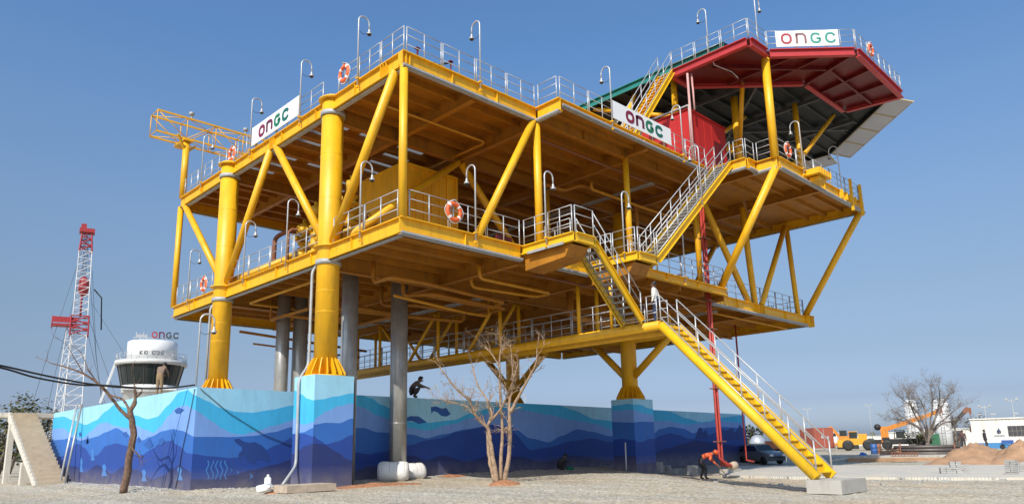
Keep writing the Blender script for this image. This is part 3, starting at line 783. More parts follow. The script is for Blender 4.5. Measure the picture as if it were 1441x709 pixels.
# concrete footing
fo = MB(); fo.box((10.65, -8.95, -.19), (2.0, 1.1, .42))
tag(fo.build('footing', CONC), 'low pale concrete footing block at the foot of the yellow stairs', 'footing')

# ================================================================== LAMPS
def lamp_proto():
    root = empty('deck_lamp', (0, 0, 0))
    H_ = 2.42; r = .235
    pts = [(0, 0, -.35), (0, 0, H_)] + [(r-r*math.cos(a), 0, H_+r*math.sin(a)) for a in [PI*k/9 for k in range(1, 10)]] + [(2*r, 0, H_-.22)]
    MB().path(pts, .031, 8).build('pole', GALV, root)
    mb = MB(); mb.lathe([(.032, .02), (.045, -.03), (.045, -.09), (.095, -.14), (.105, -.19), (.085, -.20)], (2*r, 0, H_-.22), 14)
    hd = mb.build('lamp_head', GALV, root)
    MB().lathe([(.08, -.195), (.07, -.235), (.03, -.255)], (2*r, 0, H_-.22), 12).build('lamp_glass', GLASSD, hd)
    mb = MB(); mb.path([(.03, 0, H_-.42), (.16, 0, H_-.50), (.34, 0, H_-.46), (2*r-.04, 0, H_-.30)], .009, 5); mb.build('cable', BLACK, root)
    MB().box((-.0, 0, .02), (.12, .12, .05)).build('clamp', YEL, root); MB().box((0, 0, -.32), (.1, .1, .08)).build('clamp', YEL, root)
    return root
lamp0 = lamp_proto(); first = [True]
def lamp(x, y, z, rz, label, scale=1):
    if first[0]: o = lamp0; first[0] = False
    else: o = copy_tree(lamp0)
    o.location = (x, y, z); o.rotation_euler = (0, 0, rz)
    if scale != 1: o.scale = (scale,)*3
    tag(o, label, 'lamp', 'gooseneck lamps along the deck edges')
HP = PI/2
lamp(-.16, 2.7, U, 0, 'gooseneck lamp on the upper left edge nearest the front corner')
lamp(-.16, 7.05, U, 0, 'gooseneck lamp at the front end of the left banner')
lamp(-.16, 11.65, U, 0, 'gooseneck lamp at the far end of the left banner')
lamp(-.16, 17.2, U, 0, 'gooseneck lamp on the upper left edge below the lattice boom')
lamp(3.42, -.16, U, HP, 'gooseneck lamp on the upper right edge nearest the front corner')
lamp(9.9, -1.38, U, HP, 'gooseneck lamp at the near end of the right banner')
lamp(15.4, -1.38, U, HP, 'gooseneck lamp in front of the red cabin')
lamp(21.55, -4.5, U, HP, 'gooseneck lamp beside the lifebuoy on the upper right corner')
lamp(26.35, -4.5, U, HP, 'gooseneck lamp far along the upper deck right of the outrigger seat')
lamp(-.16, 2.3, L, 0, 'gooseneck lamp on the lower deck between front leg and front corner')
lamp(-.16, 7.7, L, 0, 'gooseneck lamp on the lower deck left of the front leg')
lamp(-.16, 11.6, L, 0, 'gooseneck lamp on the lower deck right of the left leg')
lamp(-.16, 17.9, L, 0, 'gooseneck lamp on the lower deck at the far left corner bay')
lamp(3.1, -.16, L, HP, 'gooseneck lamp on the lower deck beside the big lifebuoy')
lamp(5.48, -1.4, L, 0, 'gooseneck lamp on the first stair-head landing')
lamp(9.5, -1.95, L, 0, 'gooseneck lamp on the second stair-head landing')
lamp(14.65, -2.62, U-2.72, HP, 'gooseneck lamp clamped halfway up the long stairs')
lamp(15.2, -1.14, L, HP, 'gooseneck lamp on the narrow side walkway beside the red risers')
lamp(27.2, 6.0, L, PI, 'gooseneck lamp seen dark against the sky on the far right of the lower deck')
lamp(24.2, 8.6, L, -HP, 'gooseneck lamp between the right-hand struts of the lower deck')
lamp(17.15, -2.2, U+5.6, HP, 'gooseneck lamp on the left edge of the red platform')
lamp(18.1, -4.38, U+5.6, 0, 'gooseneck lamp at the notch corner of the red platform')
MB_l = copy_tree(lamp0); MB_l.location = (-3.75, 6.75, HW-.05); MB_l.rotation_euler = (0, 0, -.2); tag(MB_l, 'gooseneck lamp standing on the corner of the painted wall', 'lamp', 'gooseneck lamps along the deck edges')

# ================================================================== LIFEBUOYS
def buoy_proto():
    root = empty('lifebuoy', (0, 0, 0))
    n, m_ = 32, 10; mb = MB(); R0, r0 = .29, .082
    vs = []
    for i in range(n):
        a = 2*PI*i/n
        for j in range(m_):
            b = 2*PI*j/m_
            rr = R0+r0*math.cos(b); vs.append((rr*math.cos(a), r0*.75*math.sin(b), rr*math.sin(a)))
    fs = []; 
    for i in range(n):
        for j in range(m_):
            fs.append((i*m_+j, ((i+1) % n)*m_+j, ((i+1) % n)*m_+(j+1) % m_, i*m_+(j+1) % m_))
    mb.add(vs, fs, 0, True); ring = mb.build('ring', ORANGE, root)
    for k in range(4):
        a0 = PI/4+k*PI/2; b_ = MB(); pts = []
        vs = []
        for i in range(5):
            a = a0-.14+.07*i
            for j in range(m_):
                b = 2*PI*j/m_; rr = R0+(r0+.006)*math.cos(b); vs.append((rr*math.cos(a), (r0*.75+.006)*math.sin(b), rr*math.sin(a)))
        b_.add(vs, [(i*m_+j, (i+1)*m_+j, (i+1)*m_+(j+1) % m_, i*m_+(j+1) % m_) for i in range(4) for j in range(m_)], 0, True)
        b_.build('band', WHITE, ring)
    rp = MB(); rp.path([((R0+r0+.03+.02*math.cos(4*a))*math.cos(a), 0, (R0+r0+.03+.02*math.cos(4*a))*math.sin(a)) for a in [2*PI*i/32 for i in range(33)]], .011, 5, cap=False); rp.build('rope', WHITE, root)
    mb = MB(); mb.box((0, .05, .0), (.05, .03, .86)); mb.box((0, .0, .42), (.10, .14, .04)); mb.build('hook', GALV, root)
    return root
bu0 = buoy_proto(); firstb = [True]
def buoy(x, y, z, rz, label):
    o = bu0 if firstb[0] else copy_tree(bu0); firstb[0] = False
    o.location = (x, y, z); o.rotation_euler = (0, 0, rz); tag(o, label, 'lifebuoy', 'lifebuoys hung on the railings')
buoy(-.10, 3.75, U+.66, -HP, 'orange lifebuoy on the upper left railing near the front corner')
buoy(-.10, 13.75, U+.5, -HP, 'orange lifebuoy on the upper railing above the left leg')
buoy(-.10, 16.1, L+.52, -HP, 'orange lifebuoy on the lower railing left of the left leg')
buoy(2.15, -.10, L+.62, 0, 'orange lifebuoy facing the viewer on the lower deck front railing')
buoy(20.05, -4.45, U+.6, 0, 'orange lifebuoy on the upper railing right of the tall corner column')
buoy(24.0, -7.62, U+6.25, 0, 'faded orange lifebuoy on the railing of the red platform')
buoy(29.0, 6.05, L+.6, 0, 'dark orange lifebuoy at the far right end of the lower deck')

# ================================================================== BANNERS
LM1 = M('letter_maroon', (.20, .012, .045), .5, 0, .06, 6); LM2 = M('letter_dark_maroon', (.13, .018, .05), .5, 0, .06, 6)
LG1 = M('letter_green', (.012, .17, .085), .5, 0, .06, 6); LG2 = M('letter_deep_green', (.008, .13, .10), .5, 0, .06, 6)
LR1 = M('letter_red', (.36, .05, .06), .5, 0, .06, 6); LB1 = M('letter_brown_grey', (.24, .12, .11), .5, 0, .06, 6); LT1 = M('letter_teal', (.05, .28, .22), .5, 0, .06, 6)
def rrect(x0, y0, x1, y1, r, n=5):
    pts = []
    for cx, cy, a0 in ((x1-r, y1-r, 0), (x0+r, y1-r, HP), (x0+r, y0+r, PI), (x1-r, y0+r, 3*HP)):
        for i in range(n+1):
            a = a0+HP*i/n; pts.append((cx+r*math.cos(a), cy+r*math.sin(a)))
    return pts
def strokes(ch):
    r = .34
    if ch == 'o':
        p = rrect(.08, .08, .92, .92, r); return [p+[p[0]]]
    if ch == 'n':
        arc = [(.92-r+r*math.cos(a), .92-r+r*math.sin(a)) for a in [HP*i/5 for i in range(6)]]
        arc2 = [(.08+.2-.2*math.cos(a), .92-.2+.2*math.sin(a)) for a in [HP*i/5 for i in range(6)]]
        return [[(.08, 0), (.08, 1.0)], [(.92, 0)]+arc+list(reversed([(.08, .72)]+arc2))]
    p = rrect(.08, .08, .92, .92, r)
    k = 6
    upper = p[:k]; tl = p[k:2*k]; bl = p[2*k:3*k]; br = p[3*k:]
    if ch == 'C': return [upper[1:]+tl+bl+br[:-1]]
    if ch == 'G': return [upper[2:]+tl+bl+br+[(.92, .46), (.56, .46)]]
def letter_mb(ch, w, h, t, depth=.012):
    """flat thick letter in the x-z plane, front towards -y"""
    mb = MB()
    for st in strokes(ch):
        pts = [V((x*w, 0, z*h)) for x, z in st]; n = len(pts); closed = (pts[0]-pts[-1]).length < 1e-6
        Ls, Rs = [], []
        for i in range(n):
            a = pts[i-1] if i > 0 else (pts[-2] if closed else pts[0]); b = pts[i+1] if i < n-1 else (pts[1] if closed else pts[-1])
            d = (b-a); d = d.normalized() if d.length > 1e-6 else V((1, 0, 0)); s = V((-d.z, 0, d.x))
            Ls.append(pts[i]+s*t/2); Rs.append(pts[i]-s*t/2)
        for i in range(n-1):
            q = [Ls[i], Rs[i], Rs[i+1], Ls[i+1]]
            mb.add([p+V((0, -depth, 0)) for p in q]+[p for p in q], [(3, 2, 1, 0), (0, 1, 5, 4), (2, 3, 7, 6), (1, 2, 6, 5), (3, 0, 4, 7)], 0)
    return mb
def banner(loc, rz, w, h, label, lets, x0f, wf, gapf, hf, zf, standoff=.08):
    root = empty('banner_sign', loc, rz, label, 'sign')
    mb = MB().box((0, 0, h/2), (w, .03, h)); mb.build('panel', SIGNW, root)
    fr_ = MB()
    for x in (-w/2+.03, -w/6, w/6, w/2-.03): fr_.box((x, .035, h/2), (.04, .04, h+.1))
    fr_.build('frame', GALV, root)
    x = -w/2 + w*x0f
    for ch, mt in lets:
        lb = letter_mb(ch, w*wf, h*hf, w*.035); z0 = h*zf
        lb.v = [p+V((x, -.017, z0)) for p in lb.v]; lb.build('letter', mt, root); x += w*(wf+gapf)
    return root
banner((-.12, 9.40, U+.18), -HP, 4.32, .88, 'long white banner with maroon and green lettering on the upper left railing', [('o', LM1), ('n', LM2), ('G', LG1), ('C', LG2)], .17, .125, .045, .56, .20)
banner((12.24, -1.34, U+.24), 0, 4.45, .82, 'long white banner with maroon and green lettering on the railing before the red cabin', [('o', LM1), ('n', LM2), ('G', LG1), ('C', LG2)], .215, .125, .042, .60, .20)
PA, PB = V((18.95, -4.42, 0)), V((22.05, -7.55, 0))
dd = (PB-PA).normalized(); nn = V((dd.y, -dd.x, 0)); mid = PA+dd*2.0+nn*.06
banner((mid.x, mid.y, U+5.74), math.atan2(dd.y, dd.x), 3.12, .86, 'white banner with red to teal lettering high on the red platform railing', [('o', LR1), ('n', LB1), ('G', LT1), ('C', LT1)], .085, .165, .07, .66, .17)

# ================================================================== HELIDECK WITH RED PLATFORM
HD = empty('helideck', (0, 0, 0), 0, 'octagonal helideck with dark underside and red front platform standing high over the right end', 'helideck')
zR = U+5.6
P = [(17.1, .05), (17.1, -4.38), (18.9, -4.42), (22.05, -7.55), (28.85, -7.45), (28.35, -4.45), (23.3, -4.35), (18.85, .05)]
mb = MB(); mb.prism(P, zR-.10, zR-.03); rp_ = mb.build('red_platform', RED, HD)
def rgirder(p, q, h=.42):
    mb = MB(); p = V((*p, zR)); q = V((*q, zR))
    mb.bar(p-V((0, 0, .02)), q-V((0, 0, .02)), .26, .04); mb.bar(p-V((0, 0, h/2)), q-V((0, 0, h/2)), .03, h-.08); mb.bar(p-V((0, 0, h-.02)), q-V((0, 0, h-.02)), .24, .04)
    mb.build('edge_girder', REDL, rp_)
for a, b in zip(P, P[1:]+P[:1]):
    d = (V((*b, 0))-V((*a, 0))).normalized()*.12
    rgirder((a[0]+d.x, a[1]+d.y), (b[0]-d.x, b[1]-d.y), .42 if (a in P[:5] and b in P[:5]) else .34)
mb = MB()
for t in (.33, .66):
    a = lerp((*P[3], 0), (*P[4], 0), t); b = lerp((*P[6], 0), (*P[5], 0), t)
    mb.bar((a.x, a.y+.1, zR-.2), (b.x, b.y-.1, zR-.2), .1, .2)
    a = lerp((*P[2], 0), (*P[3], 0), t); b = lerp((*P[7], 0), (*P[6], 0), t)
    mb.bar((a.x+.1, a.y+.1, zR-.2), (b.x-.1, b.y-.1, zR-.2), .1, .2)
mb.bar((17.2, -2.2, zR-.2), (20.7, -2.2, zR-.2), .1, .2)
mb.bar((22.7, -5.9, zR-.21), (28.5, -5.95, zR-.21), .1, .2); mb.bar((18.0, -1.9, zR-.21), (22.6, -5.8, zR-.21), .1, .2)
mb.bar((22.05, -7.45, zR-.2), (23.3, -4.4, zR-.2), .14, .26)
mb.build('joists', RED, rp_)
# main slab
Q = [(17.25, 9.5), (17.25, -3.0), (18.7, -3.2), (19.2, -.2), (23.4, -4.2), (28.5, -4.3), (29.2, -6.6), (34.9, -.9), (34.9, 9.0), (30, 13.5), (21.5, 13.5)]
zS = U+6.0
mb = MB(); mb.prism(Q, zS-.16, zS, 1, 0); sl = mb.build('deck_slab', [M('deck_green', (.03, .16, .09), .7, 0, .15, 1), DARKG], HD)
def fascia(p, q, h=.34, mt=None):
    p = V((*p, zS-.05)); q = V((*q, zS-.05)); d = (q-p).normalized(); s = d.cross(V((0, 0, 1)))*-.03
    mb = MB(); mb.bar(p-V((0, 0, h/2)), q-V((0, 0, h/2)), .05, h); mb.bar(p+V((0, 0, .03)), q+V((0, 0, .03)), .26, .05)
    mb.build('fascia', mt or TEAL, sl)
fascia(Q[0], Q[1], .30); fascia(Q[6], Q[7], mt=DARKG); fascia(Q[7], Q[8], mt=DARKG); fascia(Q[10], Q[0])
mb = MB()
for i in range(17):
    y = -4.0+i*1.05
    xa = 17.4 if y > -.0 else 19.3+max(0, -y)*.95
    xb = 34.7 if y > -.8 else 34.7-(-.8-y)
    mb.bar((xa, y, zS-.24), (xb, y, zS-.24), .05, .14)
mb.build('joists', M('joist_grey', (.04, .05, .048), .5, 0, .2, 2), sl)
for (a, b) in (((21.5, -2.0), (21.5, 13.0)), ((26.0, -4.0), (26.0, 13.0)), ((30.5, -4.2), (30.5, 13.0)), ((19.0, 4.0), (34.6, 4.0)), ((22.0, -2.2), (31.5, 6.5)), ((31.5, -3.4), (24.5, 3.5))):
    MB().bar((*a, zS-.42), (*b, zS-.42), .14, .22).build('floor_beam', PURLIN, sl)
def hp(name, p, q, r): return MB().tube(p, q, r, n=14).build(name, YEL, HD)
hp('column', (18.95, -4.25, U-.05), (18.95, -4.25, zR-.40), .20)
for x, y, r in ((18.2, .6, .16), (22.5, -.6, .20), (22.5, 6.0, .2), (25.9, -2.6, .16), (29.0, 6.0, .22), (17.8, 6.0, .15)):
    hp('column', (x, y, U-.05), (x, y, zS-.3), r)
for p, q in (((18.3, .6, U+3.6), (17.6, 5.6, zS-.35)), ((21.4, .9, U+2.9), (25.2, .2, zS-.35)), ((25.8, -2.6, U+2.2), (28.9, -3.6, zS-.4)), ((22.6, -.6, U+2.4), (20.9, -2.0, zS-.4)), ((25.8, -2.6, U+2.2), (22.8, -1.0, U+.3)), ((22.5, -.6, U+2.0), (25.9, 2.6, zS-.4)), ((22.5, -.6, U+3.0), (19.4, 1.5, U+.4)), ((17.7, 5.8, U+.1), (17.8, 2.9, zS-.4)), ((17.0, 8.0, U+.2), (17.6, 6.6, zS-.4))):
    hp('brace', p, q, .125)
# perimeter safety net on the right-hand diagonal and beyond
net = MB(); nf = MB()
def netpanel(a, b, k=4, w=1.3, rise=-.32):
    a, b = V((*a, zS-.28)), V((*b, zS-.28)); d = (b-a).normalized(); s = d.cross(V((0, 0, 1)))
    out = s*w + V((0, 0, rise))
    net.add([a, b, b+out, a+out], [(0, 1, 2, 3)]); net.add([p-V((0, 0, .015)) for p in (a, b, b+out, a+out)], [(3, 2, 1, 0)])
    for i in range(k+1):
        p = lerp(a, b, i/k)-V((0, 0, .05)); nf.bar(p, p+out, .06, .05)
    nf.bar(a+out, b+out, .05, .05); nf.bar(a+out*.02-V((0, 0, .05)), b+out*.02-V((0, 0, .05)), .05, .05)
netpanel((29.15, -6.75), (35.0, -.95), 4); netpanel((35.05, -.8), (35.05, 8.9), 6, 1.3)
nn_ = net.build('safety_net', M('net_pale', (.60, .61, .63), .7, 0, .06, 1, trans=.25), HD); nf.build('net_frame', M('net_frame_beige', (.52, .40, .20), .6, 0, .1, 2), HD)
rz_ = zR
for a, b in ((P[0], P[1]), (P[1], P[2]), (P[2], P[3]), (P[3], P[4]), (P[4], P[5])):
    railing((*a, zR), (*b, zR), HD)
MB().path([(17.15, -2.3, zR+.05), (17.4, -2.3, zR-.5), (18.6, -2.6, zR-.55), (18.6, -2.9, zR-1.0)], .03, 6).build('conduit', GALV, HD)

# red cabin on the upper deck
CB = empty('red_cabin', (17.05, -.85, U), 0, 'bright red steel cabin on the upper deck under the helideck', 'cabin')
mb = MB(); mb.box((1.8, 2.1, 1.55), (3.6, 4.2, 3.1)); mb.build('shell', REDC, CB)
mb = MB()
for i in range(1, 6): mb.box((-.012, i*.7, 1.5), (.02, .05, 2.8))
for i in range(1, 5): mb.box((i*.72, -.012, 1.5), (.05, .02, 2.8))
mb.box((1.8, 2.1, 3.13), (3.75, 4.35, .06)); mb.build('trim', REDC, CB)
mb = MB(); mb.path([(-.12, -.12, 0), (-.12, -.12, 3.25), (-.12, 4.0, 3.25)], .07, 10); mb.build('pipe', GALV, CB)
mb = MB(); mb.path([(-.25, -.25, 0), (-.25, -.25, 4.9)], .06, 10); mb.path([(.1, -.3, 3.0), (.1, -.3, 4.2), (.25, -.2, 4.4), (.25, -.2, 5.1)], .05, 8); mb.build('pipe', M('pink_pipe', (.55, .30, .28), .5, 0, .1, 3), CB)
mb = MB(); mb.box((2.7, -.03, 1.05), (.85, .05, 2.0)); mb.build('door', RED, CB)

# lattice boom resting over the far left corner
BM = empty('crane_boom', (-1.6, 20.1, U), 0, 'yellow lattice crane boom lying level on its rest above the far left corner', 'crane')
mb = MB(); zb_, zt_ = 3.42, 4.62; Lb = 9.5; ys_ = (0, 1.0)
for y in ys_:
    for z in (zb_, zt_): mb.bar((0, y, z), (Lb, y, z), .085, .085)
mb.build('chord', YEL, BM)
mb = MB(); k = 6
for i in range(k+1):
    x = Lb*i/k
    for y in ys_: mb.tube((x, y, zb_), (x, y, zt_), .024, n=6)
    for z in (zb_, zt_): mb.tube((x, 0, z), (x, 1.0, z), .024, n=6)
    if i < k:
        x2 = Lb*(i+1)/k
        for y in ys_: mb.tube((x, y, zb_ if i % 2 else zt_), (x2, y, zt_ if i % 2 else zb_), .024, n=6)
        for z in (zb_, zt_): mb.tube((x, 0 if i % 2 else 1, z), (x2, 1 if i % 2 else 0, z), .022, n=6)
mb.build('lacing', YEL, BM)
for x in (1.8, 4.9):
    mb = MB(); mb.tube((x, .1, zt_+.02), (x, .1, zt_+.28), .05); mb.lathe([(.02, 0), (.13, .02), (.15, .16), (.06, .22)], (x, .1, zt_+.26), 10); mb.build('floodlight', GREY, BM)
mb = MB(); mb.box((1.62, .5, 3.30), (.5, 1.5, .14)); mb.bar((1.55, 0, 2.7), (1.0, -.35, 3.4), .10, .10); mb.bar((1.7, 0, 2.7), (2.2, .35, 3.25), .10, .10); mb.build('rest', YEL, BM)
mb = MB(); mb.tube((Lb-.4, .5, 0), (Lb-.4, .5, 4.6), .45, n=20); mb.box((Lb-.2, .5, 4.0), (1.6, 1.5, 1.4)); mb.build('pedestal', YEL, BM)

# red fire monitor at the front corner of the upper deck
FM = empty('fire_monitor', (1.1, 1.0, U), 0, 'small red pipe frame and nozzle standing inside the front corner railing', 'monitor')
mb = MB()
mb.path([(-.75, 1.9, 0), (-.75, 1.9, .45), (-.6, -.2, .52), (-.6, -.2, 0)], .03, 8); mb.path([(.0, -.3, 0), (.0, -.3, .85)], .035, 8); mb.box((.0, -.3, .86), (.18, .14, .05))
mb.path([(1.5, -.4, 0), (1.5, -.4, .85)], .03, 8); mb.box((1.5, -.4, .86), (.16, .12, .05)); mb.build('pipe', RED, FM)
mb = MB(); mb.tube((.85, -.3, .5), (1.45, -.4, .8), .035); mb.build('nozzle', BLACK, FM)
mb = MB(); mb.lathe([(.0, -.1), (.2, -.1), (.2, .1), (0, .1)], (.75, -.3, .35), 14, axis=(0, 1, 0)); mb.build('hose_reel', RED, FM)
# red drum boxes on the lower deck
for x, y, txt in ((4.95, .55, 'small red cabinet on the lower deck beside the first landing'), (2.9, 1.2, 'low red pump set on the lower deck behind the lifebuoy')):
    mb = MB(); mb.lathe([(.16, 0), (.18, .02), (.18, .44), (.13, .5), (.04, .52)], (x, y, L-.03), 14); mb.box((x+.35, y, L+.2), (.36, .3, .4)); mb.tube((x+.35, y, L+.4), (x+.35, y, L+.6), .03)
    tag(mb.build('fire_cabinet', RED), txt, 'cabinet')
for x, y, txt in ((17.6, .5, 'dark red valve skid on the lower deck left of the bright corner brace'), (18.4, .7, 'dark red valve skid on the lower deck right of the bright corner brace')):
    root = empty('valve_skid', (x, y, L), 0, txt, 'valves')
    mb = MB(); mb.box((0, 0, .12), (.6, .5, .24)); mb.tube((-.2, 0, .2), (-.2, 0, .75), .07); mb.tube((.2, 0, .2), (.2, 0, .65), .07); mb.tube((-.3, 0, .5), (.3, 0, .5), .08); mb.build('manifold', RED, root)
    mb = MB(); mb.path([(-.2+.14*math.cos(a), .14*math.sin(a), .78) for a in [PI*k/6 for k in range(13)]], .018, 6, cap=False); mb.build('handwheel', RUST, root)

# dark red risers from the upper deck to the ground
RS = empty('riser_bundle', (18.1, -.5, -.2), 0, 'bundle of dark red riser pipes dropping from the upper deck to the ground', 'pipe')
for k, (dx, dy, top_) in enumerate(((-.16, -.08, U-.3), (0.02, -.12, U-.3), (.18, -.04, U-.3), (.30, .10, L-.5))):
    MB().path([(dx, dy, top_), (dx, dy, .75-.12*k), (dx+.18+.05*k, dy-.35, .35)], .062, 10).build('riser', REDP, RS)
for z in (1.5, 4.0, 6.9, 8.3, 11.5, 13.5): MB().box((.06, -.05, z), (.62, .34, .05)).build('pipe_clamp', RUST, RS)
mb = MB(); mb.lathe([(0, -.16), (.16, -.16), (.19, 0), (.16, .16), (0, .16)], (.45, -.45, .38), 14, axis=(1, -.5, .2)); mb.tube((.4, -.4, .2), (.4, -.4, .36), .05); mb.build('hose_valve', M('valve_beige', (.45, .36, .27), .6, 0, .15, 5), RS)
q2 = at(1034, 458, Z=8.05)
RS2 = empty('riser_pipe', (q2.x, q2.y, -.25), 0, 'single thin red pipe hanging before the far end of the painted wall', 'pipe')
MB().path([(0, 0, L-.4), (0, 0, .5), (.3, -.3, .4)], .055, 8).build('riser', REDP, RS2)
# ================================================================== GROUND
def ground_mat():
    m = bpy.data.materials.new('gravel_ground'); m.use_nodes = True
    nt = m.node_tree; n = nt.nodes; l = nt.links; b = n['Principled BSDF']
    b.inputs['Roughness'].default_value = .95; b.inputs['Specular IOR Level'].default_value = .2
    geo = n.new('ShaderNodeNewGeometry')
    def noise(sc, det=6, ro=.6):
        x = n.new('ShaderNodeTexNoise'); x.inputs['Scale'].default_value = sc; x.inputs['Detail'].default_value = det; x.inputs['Roughness'].default_value = ro
        l.new(geo.outputs['Position'], x.inputs['Vector']); return x.outputs['Fac']
    def ramp(f, p0, p1, c0, c1):
        r = n.new('ShaderNodeValToRGB'); r.color_ramp.elements[0].position = p0; r.color_ramp.elements[1].position = p1
        r.color_ramp.elements[0].color = (*c0, 1); r.color_ramp.elements[1].color = (*c1, 1); l.new(f, r.inputs['Fac']); return r.outputs['Color']
    def mix(f, a, c, typ='MIX'):
        x = n.new('ShaderNodeMixRGB'); x.blend_type = typ
        if isinstance(f, float): x.inputs['Fac'].default_value = f
        else: l.new(f, x.inputs['Fac'])
        for i, q in ((1, a), (2, c)):
            if isinstance(q, tuple): x.inputs[i].default_value = (*q, 1)
            else: l.new(q, x.inputs[i])
        return x.outputs['Color']
    base = ramp(noise(.35, 8), .35, .68, (.53, .475, .375), (.57, .465, .335))
    grey = ramp(noise(.13, 5), .42, .60, (0, 0, 0), (1, 1, 1))
    base = mix(grey, base, (.52, .49, .415))
    soil = ramp(noise(.22, 9, .7), .60, .72, (0, 0, 0), (.8, .8, .8))
    base = mix(soil, base, (.45, .29, .18))
    vo = n.new('ShaderNodeTexVoronoi'); vo.inputs['Scale'].default_value = 14; l.new(geo.outputs['Position'], vo.inputs['Vector'])
    sp = n.new('ShaderNodeRGBToBW'); l.new(vo.outputs['Color'], sp.inputs['Color'])
    st = ramp(sp.outputs['Val'], .15, .85, (.56, .56, .56), (1.28, 1.27, 1.25))
    base = mix(.85, base, st, 'MULTIPLY')
    fine = ramp(noise(9, 8, .8), .38, .66, (.62, .61, .60), (1.2, 1.2, 1.2))
    base = mix(.8, base, fine, 'MULTIPLY')
    mpt = n.new('ShaderNodeMapping'); mpt.inputs['Rotation'].default_value = (0, 0, R(44)); mpt.inputs['Scale'].default_value = (.9, .06, 1)
    l.new(geo.outputs['Position'], mpt.inputs['Vector'])
    nt2 = n.new('ShaderNodeTexNoise'); nt2.inputs['Scale'].default_value = 1.1; nt2.inputs['Detail'].default_value = 5; l.new(mpt.outputs['Vector'], nt2.inputs['Vector'])
    tr = ramp(nt2.outputs['Fac'], .36, .64, (.80, .77, .72), (1.10, 1.09, 1.06))
    base = mix(.8, base, tr, 'MULTIPLY')
    l.new(base, b.inputs['Base Color'])
    add = n.new('ShaderNodeMath'); add.operation = 'ADD'; l.new(vo.outputs['Distance'], add.inputs[0]); l.new(noise(6, 8, .75), add.inputs[1])
    bp = n.new('ShaderNodeBump'); bp.inputs['Strength'].default_value = .55; bp.inputs['Distance'].default_value = .05
    l.new(add.outputs['Value'], bp.inputs['Height']); l.new(bp.outputs['Normal'], b.inputs['Normal'])
    return m
GM = ground_mat()
from mathutils import noise as mnoise
def wall_dist(x, y):
    """distance in front of the painted wall faces (0 beyond them)"""
    p = V((x, y, 0))-W0
    s = p.dot(dF); f = p.dot(nF)
    if s > -.5 and f > -1 and s < 46: return max(0, f)
    if x < W0.x+1 and y > W0.y-.5 and y < 25: return max(0, W0.x-x)
    return 99
def sstep(a, b, t):
    t = min(1, max(0, (t-a)/(b-a))); return t*t*(3-2*t)
def drop(x, y):
    """the site falls a little towards the right of the yard, then rises again far off"""
    s = .712*x-.702*y; d = math.hypot(x-CAM.x, y-CAM.y)
    return .38*sstep(8.3, 12.8, s)*(1-sstep(58, 72, d))
def gz(x, y):
    h = .05*mnoise.noise((x*.35, y*.35, 0)) + .035*mnoise.noise((x*1.3, y*1.3, 3)) + .018*mnoise.noise((x*3.4, y*3.4, 5))
    d = wall_dist(x, y)
    if d < 3: h += (.10+.10*mnoise.noise((x*.8, y*.8, 9)))*max(0, 1-abs(d-.7)/1.6)
    k = min(1, max(0, (math.hypot(x+5, y+2)-45)/25))
    return h*(1-k)-.03 - drop(x, y)
gx0, gx1, gy0, gy1, st_ = -26, 70, -46, 46, .45
NX, NY = int((gx1-gx0)/st_), int((gy1-gy0)/st_)
vs = [(gx0+i*st_, gy0+j*st_, gz(gx0+i*st_, gy0+j*st_)*min(1, i/6, j/6, (NX-i)/6, (NY-j)/6) - .004) for j in range(NY+1) for i in range(NX+1)]
fs = [(j*(NX+1)+i, j*(NX+1)+i+1, (j+1)*(NX+1)+i+1, (j+1)*(NX+1)+i) for j in range(NY) for i in range(NX)]
gm = MB(); gm.add(vs, fs, 0, True)
BG = 4000
o_ = [(-BG, -BG), (BG, -BG), (BG, BG), (-BG, BG)]; i_ = [(gx0, gy0), (gx1, gy0), (gx1, gy1), (gx0, gy1)]
gm.add([(x, y, -.004) for x, y in o_+i_], [(0, 1, 5, 4), (1, 2, 6, 5), (2, 3, 7, 6), (3, 0, 4, 7)])
me = bpy.data.meshes.new('ground'); me.from_pydata(gm.v, [], gm.f); me.materials.append(GM); me.polygons.foreach_set('use_smooth', gm.s); me.update()
go = bpy.data.objects.new('ground', me); COL.objects.link(go); tag(go, kind='structure')

# loose stones in front, one uncountable layer
sg = MB(); rs = random.Random(5)
def pebble(mb, x, y, z, r):
    a = rs.random()*6.28; vs = []
    for (px, py, pz) in ((1, 0, 0), (.3, .9, .1), (-.8, .5, 0), (-.7, -.6, .1), (.4, -.85, 0), (.1, 0, .75), (-.2, .2, .6)):
        px += rs.uniform(-.25, .25); py += rs.uniform(-.25, .25)
        vs.append((x+r*(px*math.cos(a)-py*math.sin(a)), y+r*(px*math.sin(a)+py*math.cos(a)), z+r*pz*.8))
    mb.add(vs, [(0, 1, 5), (1, 2, 6), (1, 6, 5), (2, 3, 6), (3, 4, 5), (3, 5, 6), (4, 0, 5)])
for k in range(12000):
    u = rs.uniform(-20, 1470); d = rs.uniform(13, 36); p, _ = frame(u, d)
    if wall_dist(p.x, p.y) < .05 or (p.x > W0.x and (p-W0).dot(nF) < .1 and p.y > 5): continue
    pebble(sg, p.x, p.y, gz(p.x, p.y)-.005, rs.choice((.012, .016, .016, .02, .025, .04)))
for k in range(1500):
    s = rs.uniform(0, 43); f = abs(rs.gauss(.5, .5))+.05; p = W0+dF*s+nF*f
    pebble(sg, p.x, p.y, gz(p.x, p.y)-.005, rs.uniform(.02, .07))
for k in range(1000):
    y = rs.uniform(6.5, 18); x = W0.x-abs(rs.gauss(.4, .5))-.05
    pebble(sg, x, y, gz(x, y)-.005, rs.uniform(.02, .07))
so_ = sg.build('gravel', M('stone', (.36, .34, .31), .95, 0, .35, 2.3)); tag(so_, 'loose grey and beige gravel strewn over the open ground', 'gravel', kind='stuff')

